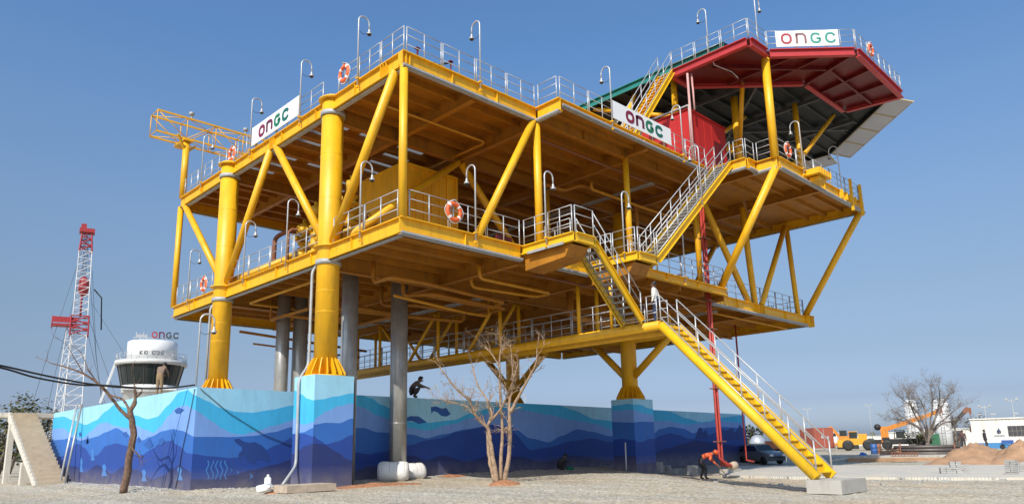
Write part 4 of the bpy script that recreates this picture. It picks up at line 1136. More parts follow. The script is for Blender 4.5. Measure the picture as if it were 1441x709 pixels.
# reddish soil and rubble patches
def heap(name, c, rx, ry, h, mat, label, rz=0, n=26, rough=.3, seed=1, cat='heap'):
    rr = random.Random(seed); mb = MB(); vs = [(0, 0, h)]; rings = 14
    for i in range(1, rings+1):
        t = i/rings
        for j in range(n):
            a = 2*PI*j/n; w = 1+.18*mnoise.noise((math.cos(a)*1.5+seed, math.sin(a)*1.5, seed))
            z = h*(1-t**1.15)*(1+rough*mnoise.noise((t*4*math.cos(a), t*4*math.sin(a), seed*3.1)) + .5*rough*mnoise.noise((t*11*math.cos(a), t*11*math.sin(a), seed)))
            vs.append((rx*t*w*math.cos(a), ry*t*w*math.sin(a), z-.06*(t == 1)))
    fs = [(0, 1+j, 1+(j+1) % n) for j in range(n)]
    for i in range(rings-1):
        for j in range(n): fs.append((1+i*n+j, 1+(i+1)*n+j, 1+(i+1)*n+(j+1) % n, 1+i*n+(j+1) % n))
    mb.add(vs, fs, 0, True)
    me = bpy.data.meshes.new(name); me.from_pydata(mb.v, [], mb.f); me.materials.append(mat); me.polygons.foreach_set('use_smooth', mb.s)
    o = bpy.data.objects.new(name, me); COL.objects.link(o); o.location = (c[0], c[1], c[2] if len(c) > 2 else 0); o.rotation_euler = (0, 0, rz)
    return tag(o, label, cat)
SOIL = M('red_soil', (.36, .165, .08), .95, 0, .4, 6, bump=.8, bscale=14)
SAND = M('orange_sand', (.38, .23, .135), .95, 0, .2, 1.6, bump=.9, bscale=3)
heap('soil_heap', (4.45, .0, 0), .62, .46, .13, SOIL, 'low mound of red soil around the foot of the bare tree', seed=2)
heap('soil_heap', (1.6, 3.5, -.02), 2.2, .6, .12, SOIL, 'strip of reddish soil before the front pier', seed=3)
heap('soil_heap', (-1.9, 3.2, -.02), .9, .5, .12, SOIL, 'small patch of reddish soil left of the front pier', seed=4)
heap('soil_heap', (7.3, 6.4, 0), 1.2, .4, .14, SOIL, 'small ridge of red soil at the wall foot left of the bare tree', seed=5)

# ================================================================== TREES
def tree(name, base, limbs, mat, label, twig=3, r_twig=.012, leaf=None, seed=1, cat='tree', spread=.6, ln=.55, keep=1.0, leafn=0, kids=(2, 3, 3)):
    """limbs: list of (points, radii); twigs grow from them"""
    rr = random.Random(seed)
    root = empty(name, tuple(base), 0, label, cat); b = V(base)
    mb = MB(); tips = []
    def smooth(pts):
        out = []
        for i in range(len(pts)-1):
            p0 = pts[max(0, i-1)]; p1 = pts[i]; p2 = pts[i+1]; p3 = pts[min(len(pts)-1, i+2)]
            for k in range(4):
                t = k/4
                out.append(.5*((2*p1)+(p2-p0)*t+(2*p0-5*p1+4*p2-p3)*t*t+(-p0+3*p1-3*p2+p3)*t**3))
        return out+[pts[-1]]
    tw = MB(); lf = MB()
    def grow(p, d, r, l, lev):
        n_ = 4; pts = [p]; q = p
        for i in range(n_):
            d = (d + V((rr.gauss(0, .22), rr.gauss(0, .22), rr.gauss(.04, .18)))).normalized(); q = q + d*l/n_; pts.append(q)
        tw.path(pts, [max(.004, r*(1-.75*i/n_)) for i in range(n_+1)], 5, cap=False)
        if lev > 0:
            for k in range(rr.choice(kids)):
                i = rr.randint(1, n_); dv = (d + V((rr.gauss(0, spread), rr.gauss(0, spread), rr.gauss(.15, spread*.7)))).normalized()
                grow(pts[i], dv, r*.6, l*rr.uniform(.5, .85), lev-1)
        elif leaf and rr.random() < leafn:
            for k in range(rr.randint(2, 5)):
                c = pts[-1]+V((rr.gauss(0, .07), rr.gauss(0, .07), rr.gauss(0, .07))); a = rr.random()*6.28; s_ = rr.uniform(.03, .06)
                x = V((math.cos(a), math.sin(a), rr.uniform(-.6, .6)))*s_; y = V((-math.sin(a), math.cos(a), rr.uniform(-.8, .8)))*s_*.5
                lf.add([c-x, c+y, c+x, c-y], [(0, 1, 2, 3)])
    for pts, rad in limbs:
        pts = smooth([V(p)-b for p in pts]); n_ = len(pts)
        rads = [rad[0]+(rad[1]-rad[0])*i/(n_-1) for i in range(n_)]
        pts = [p+V((rr.gauss(0, .15), rr.gauss(0, .15), 0))*rads[i] for i, p in enumerate(pts)]
        mb.path(pts, rads, 9)
        for i in range(int(n_*.45), n_):
            if rr.random() < keep:
                d = (pts[min(i+1, n_-1)]-pts[i-1]).normalized()
                dv = (d + V((rr.gauss(0, spread), rr.gauss(0, spread), rr.gauss(.1, spread)))).normalized()
                grow(pts[i], dv, max(r_twig, rads[i]*.5), ln*rr.uniform(.6, 1.2), twig-1)
        grow(pts[-1], (pts[-1]-pts[-2]).normalized(), rads[-1]*.9, ln, twig-1)
    mb.build('trunk', mat, root); tw.build('twigs', mat, root)
    if leaf and lf.v: lf.build('leaves', leaf, root)
    return root
Tz = lambda pts, d0, jit=0, s=0: [atd(560+x/3.083, 470+y/3.083, d0+dz) for x, y, dz in pts]
D0 = 26.6
LEAFY = M('dry_leaf', (.30, .22, .05), .8, 0, .3, 9)
limbs = [
 (Tz([(428, 640, 0), (415, 560, .1), (402, 480, .15), (390, 410, .2), (340, 360, 0), (310, 290, -.2), (250, 235, -.4), (185, 150, -.6)], D0), (.092, .022)),
 (Tz([(418, 640, .1), (400, 560, .15), (388, 470, .3), (388, 400, .35), (405, 355, .4), (385, 285, .5), (345, 220, .7), (312, 105, .9)], D0), (.076, .020)),
 (Tz([(444, 630, .2), (446, 520, .3), (452, 430, .4), (445, 320, .4), (440, 200, .5), (440, 100, .5), (447, 55, .5)], D0), (.075, .020)),
 (Tz([(462, 635, 0), (478, 540, -.05), (486, 430, -.1), (482, 300, -.1), (498, 210, 0), (492, 105, .2)], D0), (.094, .020)),
 (Tz([(484, 340, -.1), (520, 275, -.25), (560, 200, -.5), (592, 140, -.7), (602, 95, -.8)], D0), (.065, .022)),
 (Tz([(402, 375, .4), (440, 330, .2), (462, 290, 0), (490, 225, -.1), (510, 160, -.2)], D0), (.05, .02)),
 (Tz([(452, 425, .4), (470, 405, .5), (482, 420, 0)], D0), (.04, .03)),
 (Tz([(338, 352, 0), (300, 315, .3), (250, 300, .5), (205, 288, .7)], D0), (.035, .012)),
 (Tz([(440, 140, .5), (400, 80, .8), (360, 40, 1.0)], D0), (.03, .012)),
]
tree('bare_tree', tuple(atd(560+440/3.083, 470+640/3.083, D0).xy)+(0,), limbs, BARKL, 'pale bare tree with several stems from one foot before the blue wall', twig=3, r_twig=.010, leaf=LEAFY, seed=8, spread=.62, ln=.52, keep=.85, leafn=.10)
Sz = lambda pts, d0: [atd(x/1.733, 300+y/1.733, d0+dz) for x, y, dz in pts]
D1 = 24.2
limbs = [
 (Sz([(300, 682, 0), (312, 610, .05), (324, 540, 0), (320, 500, 0), (316, 478, 0)], D1), (.125, .085)),
 (Sz([(316, 500, 0), (285, 470, -.1), (250, 425, -.2), (205, 392, -.3), (160, 375, -.4), (122, 365, -.5)], D1), (.06, .014)),
 (Sz([(317, 488, 0), (300, 455, .2), (262, 440, .4), (235, 410, .5), (215, 380, .6), (200, 345, .8)], D1), (.042, .010)),
 (Sz([(318, 482, 0), (330, 462, -.1), (329, 440, -.1), (326, 415, -.2)], D1), (.05, .012)),
 (Sz([(322, 500, 0), (328, 540, -.1), (322, 570, -.2), (336, 588, -.3)], D1), (.045, .02)),
 (Sz([(204, 392, -.3), (180, 352, -.4), (168, 330, -.5)], D1), (.02, .008)),
]
tree('leaning_tree', tuple(atd(300/1.733, 300+682/1.733, D1).xy)+(0,), limbs, BARKD, 'small leaning brown tree with few bare branches before the left wall face', twig=2, r_twig=.008, seed=4, spread=.5, ln=.6, keep=.22)

# crowns of leaf clumps for far greenery
def bush(name, u, d, w, h, mat, label, seed=1, n=700, z0=0, trunk=True, size=.25, cat='bush', depth=None, lobes=7):
    rr = random.Random(seed); p, rz = frame(u, d); root = empty(name, (p.x, p.y, 0), rz, label, cat)
    depth = depth or w*.7
    cl = [(rr.uniform(-.38, .38)*w, rr.uniform(-.35, .35)*depth, z0+h*rr.uniform(.30, .80), rr.uniform(.16, .3)) for _ in range(lobes)]
    mb = MB(); mats = mat if isinstance(mat, list) else [mat]
    for k in range(n):
        cx, cy, cz, s = rr.choice(cl)
        a = V((rr.gauss(0, 1), rr.gauss(0, 1), rr.gauss(0, 1))).normalized()*rr.uniform(.5, 1.05)
        c = V((cx+a.x*s*w, cy+a.y*s*w, max(z0+.1, cz+a.z*s*h*.9)))
        b = rr.random()*6.28; sz = size*rr.uniform(.5, 1.3)
        x = V((math.cos(b), math.sin(b), rr.uniform(-.6, .6)))*sz; y = V((-math.sin(b), math.cos(b), rr.uniform(-.9, .9)))*sz*.6
        mb.add([c-x, c-y*.8, c+x, c+y], [(0, 1, 2, 3)], rr.randrange(len(mats)))
    mb.build('crown', mats, root)
    t = MB()
    for cx, cy, cz, s in cl: t.path([(cx*.1, cy*.1, 0), (cx*.5, cy*.5, cz*.5), (cx, cy, cz)], [h*.03, h*.02, h*.008], 6)
    t.build('trunk', BARKG, root)
    return root
LV = [M('leaf_olive', (.085, .085, .035), .8, 0, .3, .5), M('leaf_dry', (.13, .11, .06), .8, 0, .3, .5), M('leaf_dark', (.05, .06, .03), .8, 0, .3, .5)]
LVG = [M('leaf_green', (.07, .085, .025), .8, 0, .3, .5), M('leaf_yellowish', (.13, .12, .03), .8, 0, .3, .5)]
bush('roadside_tree', 44, 62, 4.8, 6.9, LV, 'thin olive tree crown behind the concrete steps', 3, 900, size=.17)
bush('roadside_tree', -2, 50, 4.0, 5.4, LVG, 'yellow green bush at the left picture border', 5, 900, size=.16)
bush('roadside_tree', 16, 58, 3.4, 4.6, LVG, 'low yellow green bush left of the concrete steps', 6, 700, size=.15)
bush('roadside_tree', 78, 75, 4.0, 6.4, LV, 'grey olive tree at the foot of the lattice mast', 9, 500, size=.18)
bush('roadside_tree', 1062, 75, 3.0, 3.9, LV, 'dry bush behind the car and silver dome', 7, 800, size=.16)
bush('roadside_tree', 1290, 92, 3.0, 2.4, LVG, 'dim green bush inside the lower right bare tree', 17, 400, size=.15)
bush('roadside_tree', 1345, 105, 2.6, 4.8, LV, 'thin grey green sapling left of the white cabins', 21, 260, size=.16)
bush('roadside_tree', 1375, 110, 3.4, 5.2, LV, 'thin grey green sapling before the far white cabin', 22, 300, size=.17)
# big leafless tree at the right: recursive branches
p, rz = frame(1304, 88)
K = 88/F
def wp(u, v, dz=0): return atd(u, v, 88+dz)
limbs = []
rr = random.Random(12)
for (pts) in ([(1304, 628), (1303, 612), (1300, 598), (1290, 580), (1275, 566), (1262, 556)], [(1304, 628), (1305, 610), (1303, 595), (1300, 575), (1292, 558), (1287, 548)], [(1305, 628), (1307, 608), (1309, 590), (1312, 570), (1310, 552), (1308, 545)], [(1306, 628), (1309, 606), (1316, 588), (1326, 570), (1334, 556), (1342, 550)], [(1304, 620), (1298, 606), (1282, 594), (1266, 584), (1254, 576)], [(1306, 620), (1314, 602), (1330, 588), (1342, 578), (1350, 572)], [(1304, 622), (1296, 600), (1284, 578), (1278, 560), (1276, 552)], [(1306, 622), (1313, 596), (1320, 572), (1322, 556), (1321, 547)], [(1303, 618), (1292, 602), (1272, 592), (1258, 590)], [(1307, 616), (1322, 598), (1338, 592), (1350, 588)]):
    limbs.append(([wp(u, v, rr.uniform(-1.5, 1.5) if i > 1 else 0) for i, (u, v) in enumerate(pts)], (.13, .03)))
tree('bare_tree', (p.x, p.y, 0), limbs, BARKG, 'wide leafless grey tree before the two white silos', twig=4, r_twig=.016, seed=3, spread=.8, ln=1.35, keep=1.0, kids=(3, 3, 4))

# ================================================================== PEOPLE
def person(loc, rz, J, mats, label, helmet=None, scale=1.0, hold=None):
    """one continuous skinned body. J: joints (x right, y forward, z up) in metres for a 1.7 m figure"""
    order = ['pelvis', 'waist', 'chest', 'neck', 'head0', 'head1', 'head2', 'shL', 'elL', 'wrL', 'haL', 'shR', 'elR', 'wrR', 'haR', 'hipL', 'knL', 'anL', 'toL', 'hipR', 'knR', 'anR', 'toR']
    rad = dict(pelvis=(.155, .12), waist=(.155, .125), chest=(.175, .14), neck=(.058, .06), head0=(.075, .085), head1=(.082, .10), head2=(.06, .075), shL=(.082, .08), elL=(.056, .056), wrL=(.033, .033), haL=(.03, .022), shR=(.082, .08), elR=(.056, .056), wrR=(.033, .033), haR=(.03, .022),
               hipL=(.105, .11), knL=(.075, .078), anL=(.058, .06), toL=(.04, .035), hipR=(.105, .11), knR=(.075, .078), anR=(.058, .06), toR=(.04, .035))
    edges = [('pelvis', 'waist'), ('waist', 'chest'), ('chest', 'neck'), ('neck', 'head0'), ('head0', 'head1'), ('head1', 'head2')]
    for s in 'LR': edges += [('chest', 'sh'+s), ('sh'+s, 'el'+s), ('el'+s, 'wr'+s), ('wr'+s, 'ha'+s), ('pelvis', 'hip'+s), ('hip'+s, 'kn'+s), ('kn'+s, 'an'+s), ('an'+s, 'to'+s)]
    idx = {k: i for i, k in enumerate(order)}
    me = bpy.data.meshes.new('tmp'); me.from_pydata([J[k] for k in order], [(idx[a], idx[b]) for a, b in edges], [])
    o = bpy.data.objects.new('tmp', me); COL.objects.link(o)
    sk = o.modifiers.new('s', 'SKIN'); sk.use_smooth_shade = True
    for k, i in idx.items():
        me.skin_vertices[0].data[i].radius = rad[k]; me.skin_vertices[0].data[i].use_root = (k == 'pelvis')
    o.modifiers.new('ss', 'SUBSURF').levels = 1
    dg = bpy.context.evaluated_depsgraph_get(); ev = o.evaluated_get(dg); m2 = bpy.data.meshes.new_from_object(ev)
    bpy.data.objects.remove(o); m2.name = 'body'
    for mt in mats: m2.materials.append(mt)      # 0 skin 1 shirt 2 trousers 3 shoes 4 hair
    seg = [('head0', 'head1', 0), ('head1', 'head2', 0), ('neck', 'head0', 0), ('chest', 'neck', 1), ('waist', 'chest', 1), ('pelvis', 'waist', 2)]
    for s in 'LR': seg += [('chest', 'sh'+s, 1), ('sh'+s, 'el'+s, 1), ('el'+s, 'wr'+s, 1), ('wr'+s, 'ha'+s, 0), ('pelvis', 'hip'+s, 2), ('hip'+s, 'kn'+s, 2), ('kn'+s, 'an'+s, 2), ('an'+s, 'to'+s, 3)]
    for pl in m2.polygons:
        c = pl.center; best = 9; mi = 1
        for a, b, k in seg:
            A_, B_ = V(J[a]), V(J[b]); t = max(0, min(1, (c-A_).dot(B_-A_)/max(1e-9, (B_-A_).length_squared))); dd_ = (A_+(B_-A_)*t-c).length
            if dd_ < best: best, mi = dd_, k
        pl.material_index = mi; pl.use_smooth = True
    root = empty('person', loc, rz, label, 'person'); root.scale = (scale,)*3
    bo = bpy.data.objects.new('body', m2); COL.objects.link(bo); bo.parent = root
    # face, ears, hands with fingers joined to the same mesh
    ex = MB(); h1 = V(J['head1']); h0 = V(J['head0']); h2 = V(J['head2']); n_ = V(J['neck'])
    upv = (h2-h0).normalized(); fw = V(J.get('face', (0, 1, 0))).normalized(); fw = (fw-upv*fw.dot(upv)).normalized(); sd_ = fw.cross(upv)
    ex.sphere(h1+fw*.105-upv*.005, .02, 0, 8, (.8, 1, 1.3))
    for s in (-1, 1):
        ex.sphere(h1+fw*.088+sd_*s*.033+upv*.028, .012, 4, 8); ex.sphere(h1+sd_*s*.085-upv*.0, .025, 0, 8, (.5, .8, 1.2))
    ex.box(h1+fw*.092-upv*.052, (.045, .012, .012), 4)
    for s in 'LR':
        wr, ha = V(J['wr'+s]), V(J['ha'+s]); d = (ha-wr).normalized(); sgn = 1 if s == 'R' else -1
        a = d.cross(fw); a = a.normalized() if a.length > .1 else sd_; b = a.cross(d)
        for k in range(4):
            q = ha+a*(.024-.016*k); le = (.060, .070, .066, .052)[k]
            ex.path([q-d*.01, q+d*le*.5+b*.008, q+d*le*.85+b*.028], [.0085, .008, .006], 6, 0)
        ex.path([wr+d*.03+a*.028, wr+d*.07+a*.05+b*.015, wr+d*.10+a*.05+b*.03], [.011, .009, .007], 6, 0)
    e_ = MB(); e_.v, e_.f, e_.m, e_.s = ex.v, ex.f, ex.m, ex.s
    eo = e_.build('tmp2', mats)
    bm = bmesh.new(); bm.from_mesh(m2); off = V(eo.location); eo.data.transform(Matrix.Translation(off)); bm.from_mesh(eo.data); bm.to_mesh(m2); bm.free()
    bpy.data.objects.remove(eo)
    hr = MB(); c = h1+upv*.03-fw*.012
    if helmet is None:
        hr.sphere(c, .118, 0, 14, (.84, .98, .95)); hr_o = hr
        keep = []
        for f in hr.f:
            ce = sum((hr.v[i] for i in f), V())/len(f)-c
            if not (ce.dot(fw) > .035 and ce.dot(upv) < .055) and ce.dot(upv) > -.085: keep.append(f)
        hr.f = keep; hr.m = [0]*len(keep); hr.s = [True]*len(keep); hr.build('hair', HAIR, root)
    else:
        hr.sphere(c+upv*.02, .135, 0, 14, (.9, 1.05, .85)); hr.lathe([(.11, 0), (.165, 0), (.165, .012), (.11, .012)], c+upv*.0+fw*.02, 16, axis=upv); hr.build('helmet', helmet, root)
    if hold: hold(root)
    return root
def stand(**k):
    J = dict(pelvis=(0, 0, .92), waist=(0, .01, 1.08), chest=(0, 0, 1.33), neck=(0, .0, 1.46), head0=(0, .02, 1.53), head1=(0, .025, 1.60), head2=(0, .015, 1.68),
             shL=(-.18, 0, 1.40), elL=(-.24, -.02, 1.12), wrL=(-.25, .06, .88), haL=(-.25, .09, .80), shR=(.18, 0, 1.40), elR=(.24, -.02, 1.12), wrR=(.25, .06, .88), haR=(.25, .09, .80),
             hipL=(-.09, 0, .86), knL=(-.10, .02, .48), anL=(-.11, -.02, .08), toL=(-.12, .14, .04), hipR=(.09, 0, .86), knR=(.10, .02, .48), anR=(.11, -.02, .08), toR=(.12, .14, .04))
    J.update(k); return J
def squat(**k):
    J = dict(pelvis=(0, -.20, .20), waist=(0, -.15, .36), chest=(0, .03, .56), neck=(0, .14, .64), head0=(0, .20, .68), head1=(0, .25, .73), head2=(0, .28, .80), face=(0, 1, -.7),
             shL=(-.19, .06, .59), elL=(-.25, .28, .46), wrL=(-.16, .50, .44), haL=(-.14, .57, .42), shR=(.19, .06, .59), elR=(.25, .28, .46), wrR=(.16, .50, .40), haR=(.14, .57, .38),
             hipL=(-.11, -.15, .20), knL=(-.18, .22, .40), anL=(-.13, -.02, .08), toL=(-.14, .13, .04), hipR=(.11, -.15, .20), knR=(.18, .22, .40), anR=(.13, -.02, .08), toR=(.14, .13, .04))
    J.update(k); return J
def bend(**k):
    J = dict(pelvis=(0, -.18, .90), waist=(0, -.02, 1.00), chest=(0, .26, 1.12), neck=(0, .40, 1.16), head0=(0, .47, 1.18), head1=(0, .53, 1.18), head2=(0, .60, 1.20), face=(0, .4, -1),
             shL=(-.18, .32, 1.08), elL=(-.20, .45, .80), wrL=(-.10, .62, .62), haL=(-.08, .68, .56), shR=(.18, .32, 1.08), elR=(.20, .40, .82), wrR=(.08, .50, .66), haR=(.06, .56, .60),
             hipL=(-.09, -.17, .84), knL=(-.12, -.02, .47), anL=(-.14, -.16, .08), toL=(-.15, .0, .04), hipR=(.09, -.17, .84), knR=(.12, .06, .47), anR=(.14, .0, .08), toR=(.15, .16, .04))
    J.update(k); return J
C_ = lambda n, c: M('cloth_'+n, c, .85, 0, .15, 8)
def cloth(a, b, shoe='black'): return [SKIN, a, b, C_('shoe', (.03, .028, .025)), HAIR]
vyaw = lambda u: frame(u, 10)[1]
# on the landing
person((10.55, -2.55, ZW+.19), vyaw(920)+R(75), stand(elR=(.24, -.10, 1.12), wrR=(.22, .10, .95), haR=(.20, .16, .92), knR=(.10, .10, .50), anR=(.11, .02, .08), toR=(.12, .18, .04)), cloth(C_('white', (.72, .70, .64)), C_('denim', (.03, .045, .10))), 'person in white shirt and dark jeans standing at the head of the long yellow stairs')
# worker with shovel
def shovel(root):
    mb = MB(); mb.path([(.16, .30, 1.0), (.0, .70, .52), (-.10, 1.0, .16)], .017, 6); mb.build('shovel_handle', RUST, root)
    mb = MB(); mb.box((-.13, 1.12, .07), (.24, .30, .02), rot=Matrix.Rotation(R(-18), 3, 'X')); mb.build('shovel_blade', DGREY, root)
def reach(p, q, t): return tuple(lerp(p, q, t))
sh0, sh1 = (.16, .30, 1.0), (0.0, .70, .52)
VEST = C_('orange_vest', (.75, .13, .045))
person((16.6, -.55, gz(16.6, -.55)+.02), vyaw(985)+R(-78), bend(wrR=(.13, .33, .90), haR=(.13, .37, .90), elR=(.27, .22, .86), wrL=(-.04, .62, .64), haL=(-.0, .66, .58)), cloth(VEST, C_('dark_trousers', (.035, .03, .035))), 'bending worker in orange vest and orange helmet digging with a shovel before the wall', helmet=M('helmet_orange', (.62, .09, .02), .4, 0, .05, 5), hold=shovel)
p = at(836, 664, Z=0.0); p = W0+dF*19.2+nF*1.0
person((p.x, p.y, .0), vyaw(836)+R(-60), squat(), cloth(C_('dark_grey', (.05, .05, .055)), C_('dark_brown', (.04, .03, .03))), 'crouching person in dark clothes at the wall foot left of the right pier')
mb = MB(); mb.lathe([(.16, 0), (.22, .14), (.23, .15)], (0, 0, 0), 16); q = V((p.x+.55, p.y-.1, .02)); mb.v = [v_+q for v_ in mb.v]
tag(mb.build('basin', M('basin_green', (.02, .30, .16), .4, 0, .1, 4)), 'small green basin on the ground beside the crouching person', 'basin')
s0 = to_wall_front(585, 558)[0]; p = W0+dF*s0-nF*.12
person((p.x, p.y, HW), vyaw(587)+R(-85), squat(), cloth(C_('olive_brown', (.11, .085, .065)), C_('dark_brown', (.04, .03, .03))), 'person in drab jacket squatting on top of the blue wall reaching forward', scale=1.12)
p, rz = frame(206, 27.6)
person((p.x+.3, p.y+.0, HW-.02), rz+R(-35), stand(chest=(0, .10, 1.30), neck=(0, .2, 1.41), head0=(0, .26, 1.47), head1=(0, .30, 1.53), head2=(0, .32, 1.61), shL=(-.18, .1, 1.37), shR=(.18, .1, 1.37), elL=(-.2, .3, 1.15), wrL=(-.1, .48, 1.05), haL=(-.08, .55, 1.02), elR=(.2, .3, 1.15), wrR=(.1, .48, 1.05), haR=(.08, .55, 1.02), face=(0, 1, -.4)), cloth(C_('brown_grey', (.19, .135, .10)), C_('khaki', (.24, .165, .09))), 'person in khaki brown clothes standing up on the left part of the painted wall', scale=.80)
# slab inside the walled yard (carries him, legs and conductors)
mb = MB(); inn = [W2-W0+V((.3, 0, 0)), V((.3, .35, 0)), (W1-W0)-nF*.3, (W1-W0)-nF*14+V((0, 0, 0)), W2-W0+V((6, 6, 0))]
yard = MB(); yard.add([(q.x+W0.x, q.y+W0.y, HW-.06) for q in inn], [tuple(range(len(inn)))])
me = bpy.data.meshes.new('yard_floor'); me.from_pydata(yard.v, [], yard.f); me.materials.append(CONC); yo = bpy.data.objects.new('yard_floor', me); COL.objects.link(yo); tag(yo, kind='structure')
for u, d, col, txt, rzz in ((1355, 72, 'maroon_brown', 'person in brown clothes standing behind the orange sand heap, seen from the back', 180), (1386, 70, 'dark_blue_grey', 'person in dark clothes walking behind the sand heaps toward the right cabin', -70)):
    p, rz = frame(u, d)
    person((p.x, p.y, .15), rz+R(rzz), stand(knL=(-.1, .16, .5), anL=(-.1, .12, .10), toL=(-.1, .27, .05)), cloth(C_(col, (.10, .05, .045) if 'brown' in col else (.05, .045, .06)), C_('dark_trousers', (.035, .03, .035))), txt, scale=1.08)

# ================================================================== SMALL THINGS BY THE WALL
SACK = M('white_sack', (.74, .73, .70), .7, 0, .06, 3, bump=.6, bscale=9, dirt=(.42, .38, .32), dirt_amt=.4)
def sack(loc, rz, l, r, label, seed):
    rr = random.Random(seed); mb = MB(); n = 18; prof = [(-l/2-.02, .35), (-l/2, .80), (-l/2+.12, 1.0), (-l/4, 1.03), (0, .99), (l/4, 1.03), (l/2-.12, 1.0), (l/2, .82), (l/2+.03, .4)]
    vs = []
    for x, s in prof:
        for j in range(n):
            a = 2*PI*j/n; w = r*s*(1+.06*mnoise.noise((x*2+seed, math.cos(a)*1.5, math.sin(a)*1.5))); vs.append((x, w*math.cos(a), max(0.01, r*.92+w*math.sin(a))))
    fs = [(i*n+j, i*n+(j+1) % n, (i+1)*n+(j+1) % n, (i+1)*n+j) for i in range(len(prof)-1) for j in range(n)]
    fs += [tuple(reversed(range(n))), tuple((len(prof)-1)*n+j for j in range(n))]
    mb.add(vs, fs, 0, True); root = empty('white_sack', loc, rz, label, 'sack'); mb.build('bag', SACK, root)
    t = MB()
    for x in (-l*.35, -l*.1, l*.15, l*.38): t.path([(x, r*1.035*math.cos(a), r*.92+r*1.035*math.sin(a)) for a in [PI*k/8 for k in range(9)]], .006, 4, cap=False)
    t.build('stitching', M('thread', (.35, .33, .3), .8), root)
p = atd(553, 668, 29.2); sack((p.x, p.y, 0), vyaw(553)+R(-6), 1.2, .40, 'large white woven sack lying nearest the dark grey conductor pipe', 2)
p = atd(583, 668, 30.2); sack((p.x, p.y, 0), vyaw(583)+R(30), .8, .35, 'white woven sack lying behind and right of the larger one', 5)
def can(loc, rz, label, tip=0):
    root = empty('plastic_can', loc, rz, label, 'can'); mb = MB()
    mb.prism(rrect(-.15, -.11, .15, .11, .05), 0, .36); mb.prism(rrect(-.12, -.08, .12, .08, .04), .36, .40); mb.build('body', WHITE, root)
    mb = MB(); mb.lathe([(.045, .40), (.045, .47), (0, .47)], (-.07, 0, 0), 10); mb.path([(-.02, 0, .40), (0, 0, .47), (.09, 0, .47), (.11, 0, .40)], .015, 6); mb.build('cap', WHITE, root)
    root.rotation_euler = (tip, 0, rz)
p = at(365, 690, Z=0.05); can((p.x, p.y, .10), .4, 'white plastic can lying on its side by the drain pipe foot', R(80))
p = at(376, 687, Z=0.05); can((p.x, p.y, .03), 1.1, 'white plastic can standing upright by the drain pipe foot')
mb = MB(); mb.box((-1.7, 2.7, .10), (1.7, .9, .22)); tag(mb.build('footing', M('raw_concrete', (.46, .37, .28), .95, 0, .2, 3, bump=.5)), 'rough low slab of brownish concrete at the foot of the front pier', 'footing')
p = atd(881, 662, 36.5)
mb = MB(); mb.tube((p.x, p.y, 0), (p.x+.16, p.y+.1, 1.35), .035, n=8); tag(mb.build('stake', M('stake_grey', (.55, .54, .52), .8)), 'pale stake leaning against the right pier', 'stake')
mb = MB(); mb.tube((1.02, 4.35, 0), (1.02, 4.35, 3.8), .07, n=14); tag(mb.build('steel_post', M('dark_steel', (.10, .11, .12), .5, .3, .2, 2)), 'thin dark steel post standing at the right edge of the front pier', 'post')
# ladder pipes on the left wall face
for k, (y, txt) in enumerate(((20.6, 'thin pale pole leaning on the left wall face nearest the concrete steps'), (19.8, 'thin grey pole leaning on the left wall face right of the pale one'))):
    mb = MB(); mb.tube((-4.55, y-1.0, 0), (-3.93, y, HW+.15), .05, n=8); tag(mb.build('leaning_pole', GALV if k == 0 else PIPE), txt, 'pole')
# concrete steps at the far left
CS = empty('concrete_steps', (-4.92, 19.3, 0), 0, 'flight of concrete steps with cream sides rising beside the left wall face', 'stairs')
n = 20; w_ = 1.12; hh = 3.5; rn = 7.2
mb = MB()
for i in range(n):
    mb.box((0, rn*(i+.5)/n, hh*(i+.5)/n-.06), (w_, rn/n+.02, hh/n+.12))
mb.build('steps', STEP, CS)
mb = MB()
pr = []
for i in range(n): pr += [(rn*i/n, hh*i/n), (rn*i/n, hh*(i+1)/n)]
pr += [(rn, hh), (rn, hh-.42), (.45, -.02), (0, -.02)]
pr = pr
for x in (-w_/2-.05,):
    m_ = len(pr); mb.add([(x-.05, a, b+.02) for a, b in pr]+[(x+.045, a, b+.02) for a, b in pr], [tuple(range(m_)), tuple(reversed(range(m_, 2*m_)))]+[(i, (i+1) % m_, m_+(i+1) % m_, m_+i) for i in range(m_)])
mb.build('side_string', CREAM, CS)
for y, z in ((2.7, 1.05), (6.3, 2.95)):
    mb = MB(); mb.box((-w_/2-.05, y, z/2-.05), (.24, .34, z)); mb.box((w_/2-.2, y, z/2-.05), (.24, .34, z)); mb.box((0, y, z-.1), (w_-.2, .3, .25)); mb.build('support', CREAM, CS)
mb = MB(); mb.box((.3, rn+.95, hh-.10), (2.6, 1.88, .24)); mb.build('landing_slab', CREAM, CS)

# hanging cables
def cable(pts, r, label):
    mb = MB(); P_ = [atd(*q) for q in pts]; out = []
    for i in range(len(P_)-1):
        p0 = P_[max(0, i-1)]; p1 = P_[i]; p2 = P_[i+1]; p3 = P_[min(len(P_)-1, i+2)]
        for k in range(5):
            t = k/5; out.append(.5*((2*p1)+(p2-p0)*t+(2*p0-5*p1+4*p2-p3)*t*t+(-p0+3*p1-3*p2+p3)*t**3))
    mb.path(out+[P_[-1]], r, 7); tag(mb.build('cable', BLACK), label, 'cable')
cable([(-60, 505, 20), (0, 514, 21), (58, 527, 22.2), (120, 539, 23.3), (175, 545, 24.2), (230, 546, 25), (276, 541, 25.6)], .03, 'upper thick black cable slung from the left to the wall corner lamp')
cable([(-60, 510, 20), (0, 517, 21), (50, 531, 22.2), (110, 541, 23.3), (150, 542, 24), (200, 546, 24.8)], .03, 'lower thick black cable slung in from the left picture border')
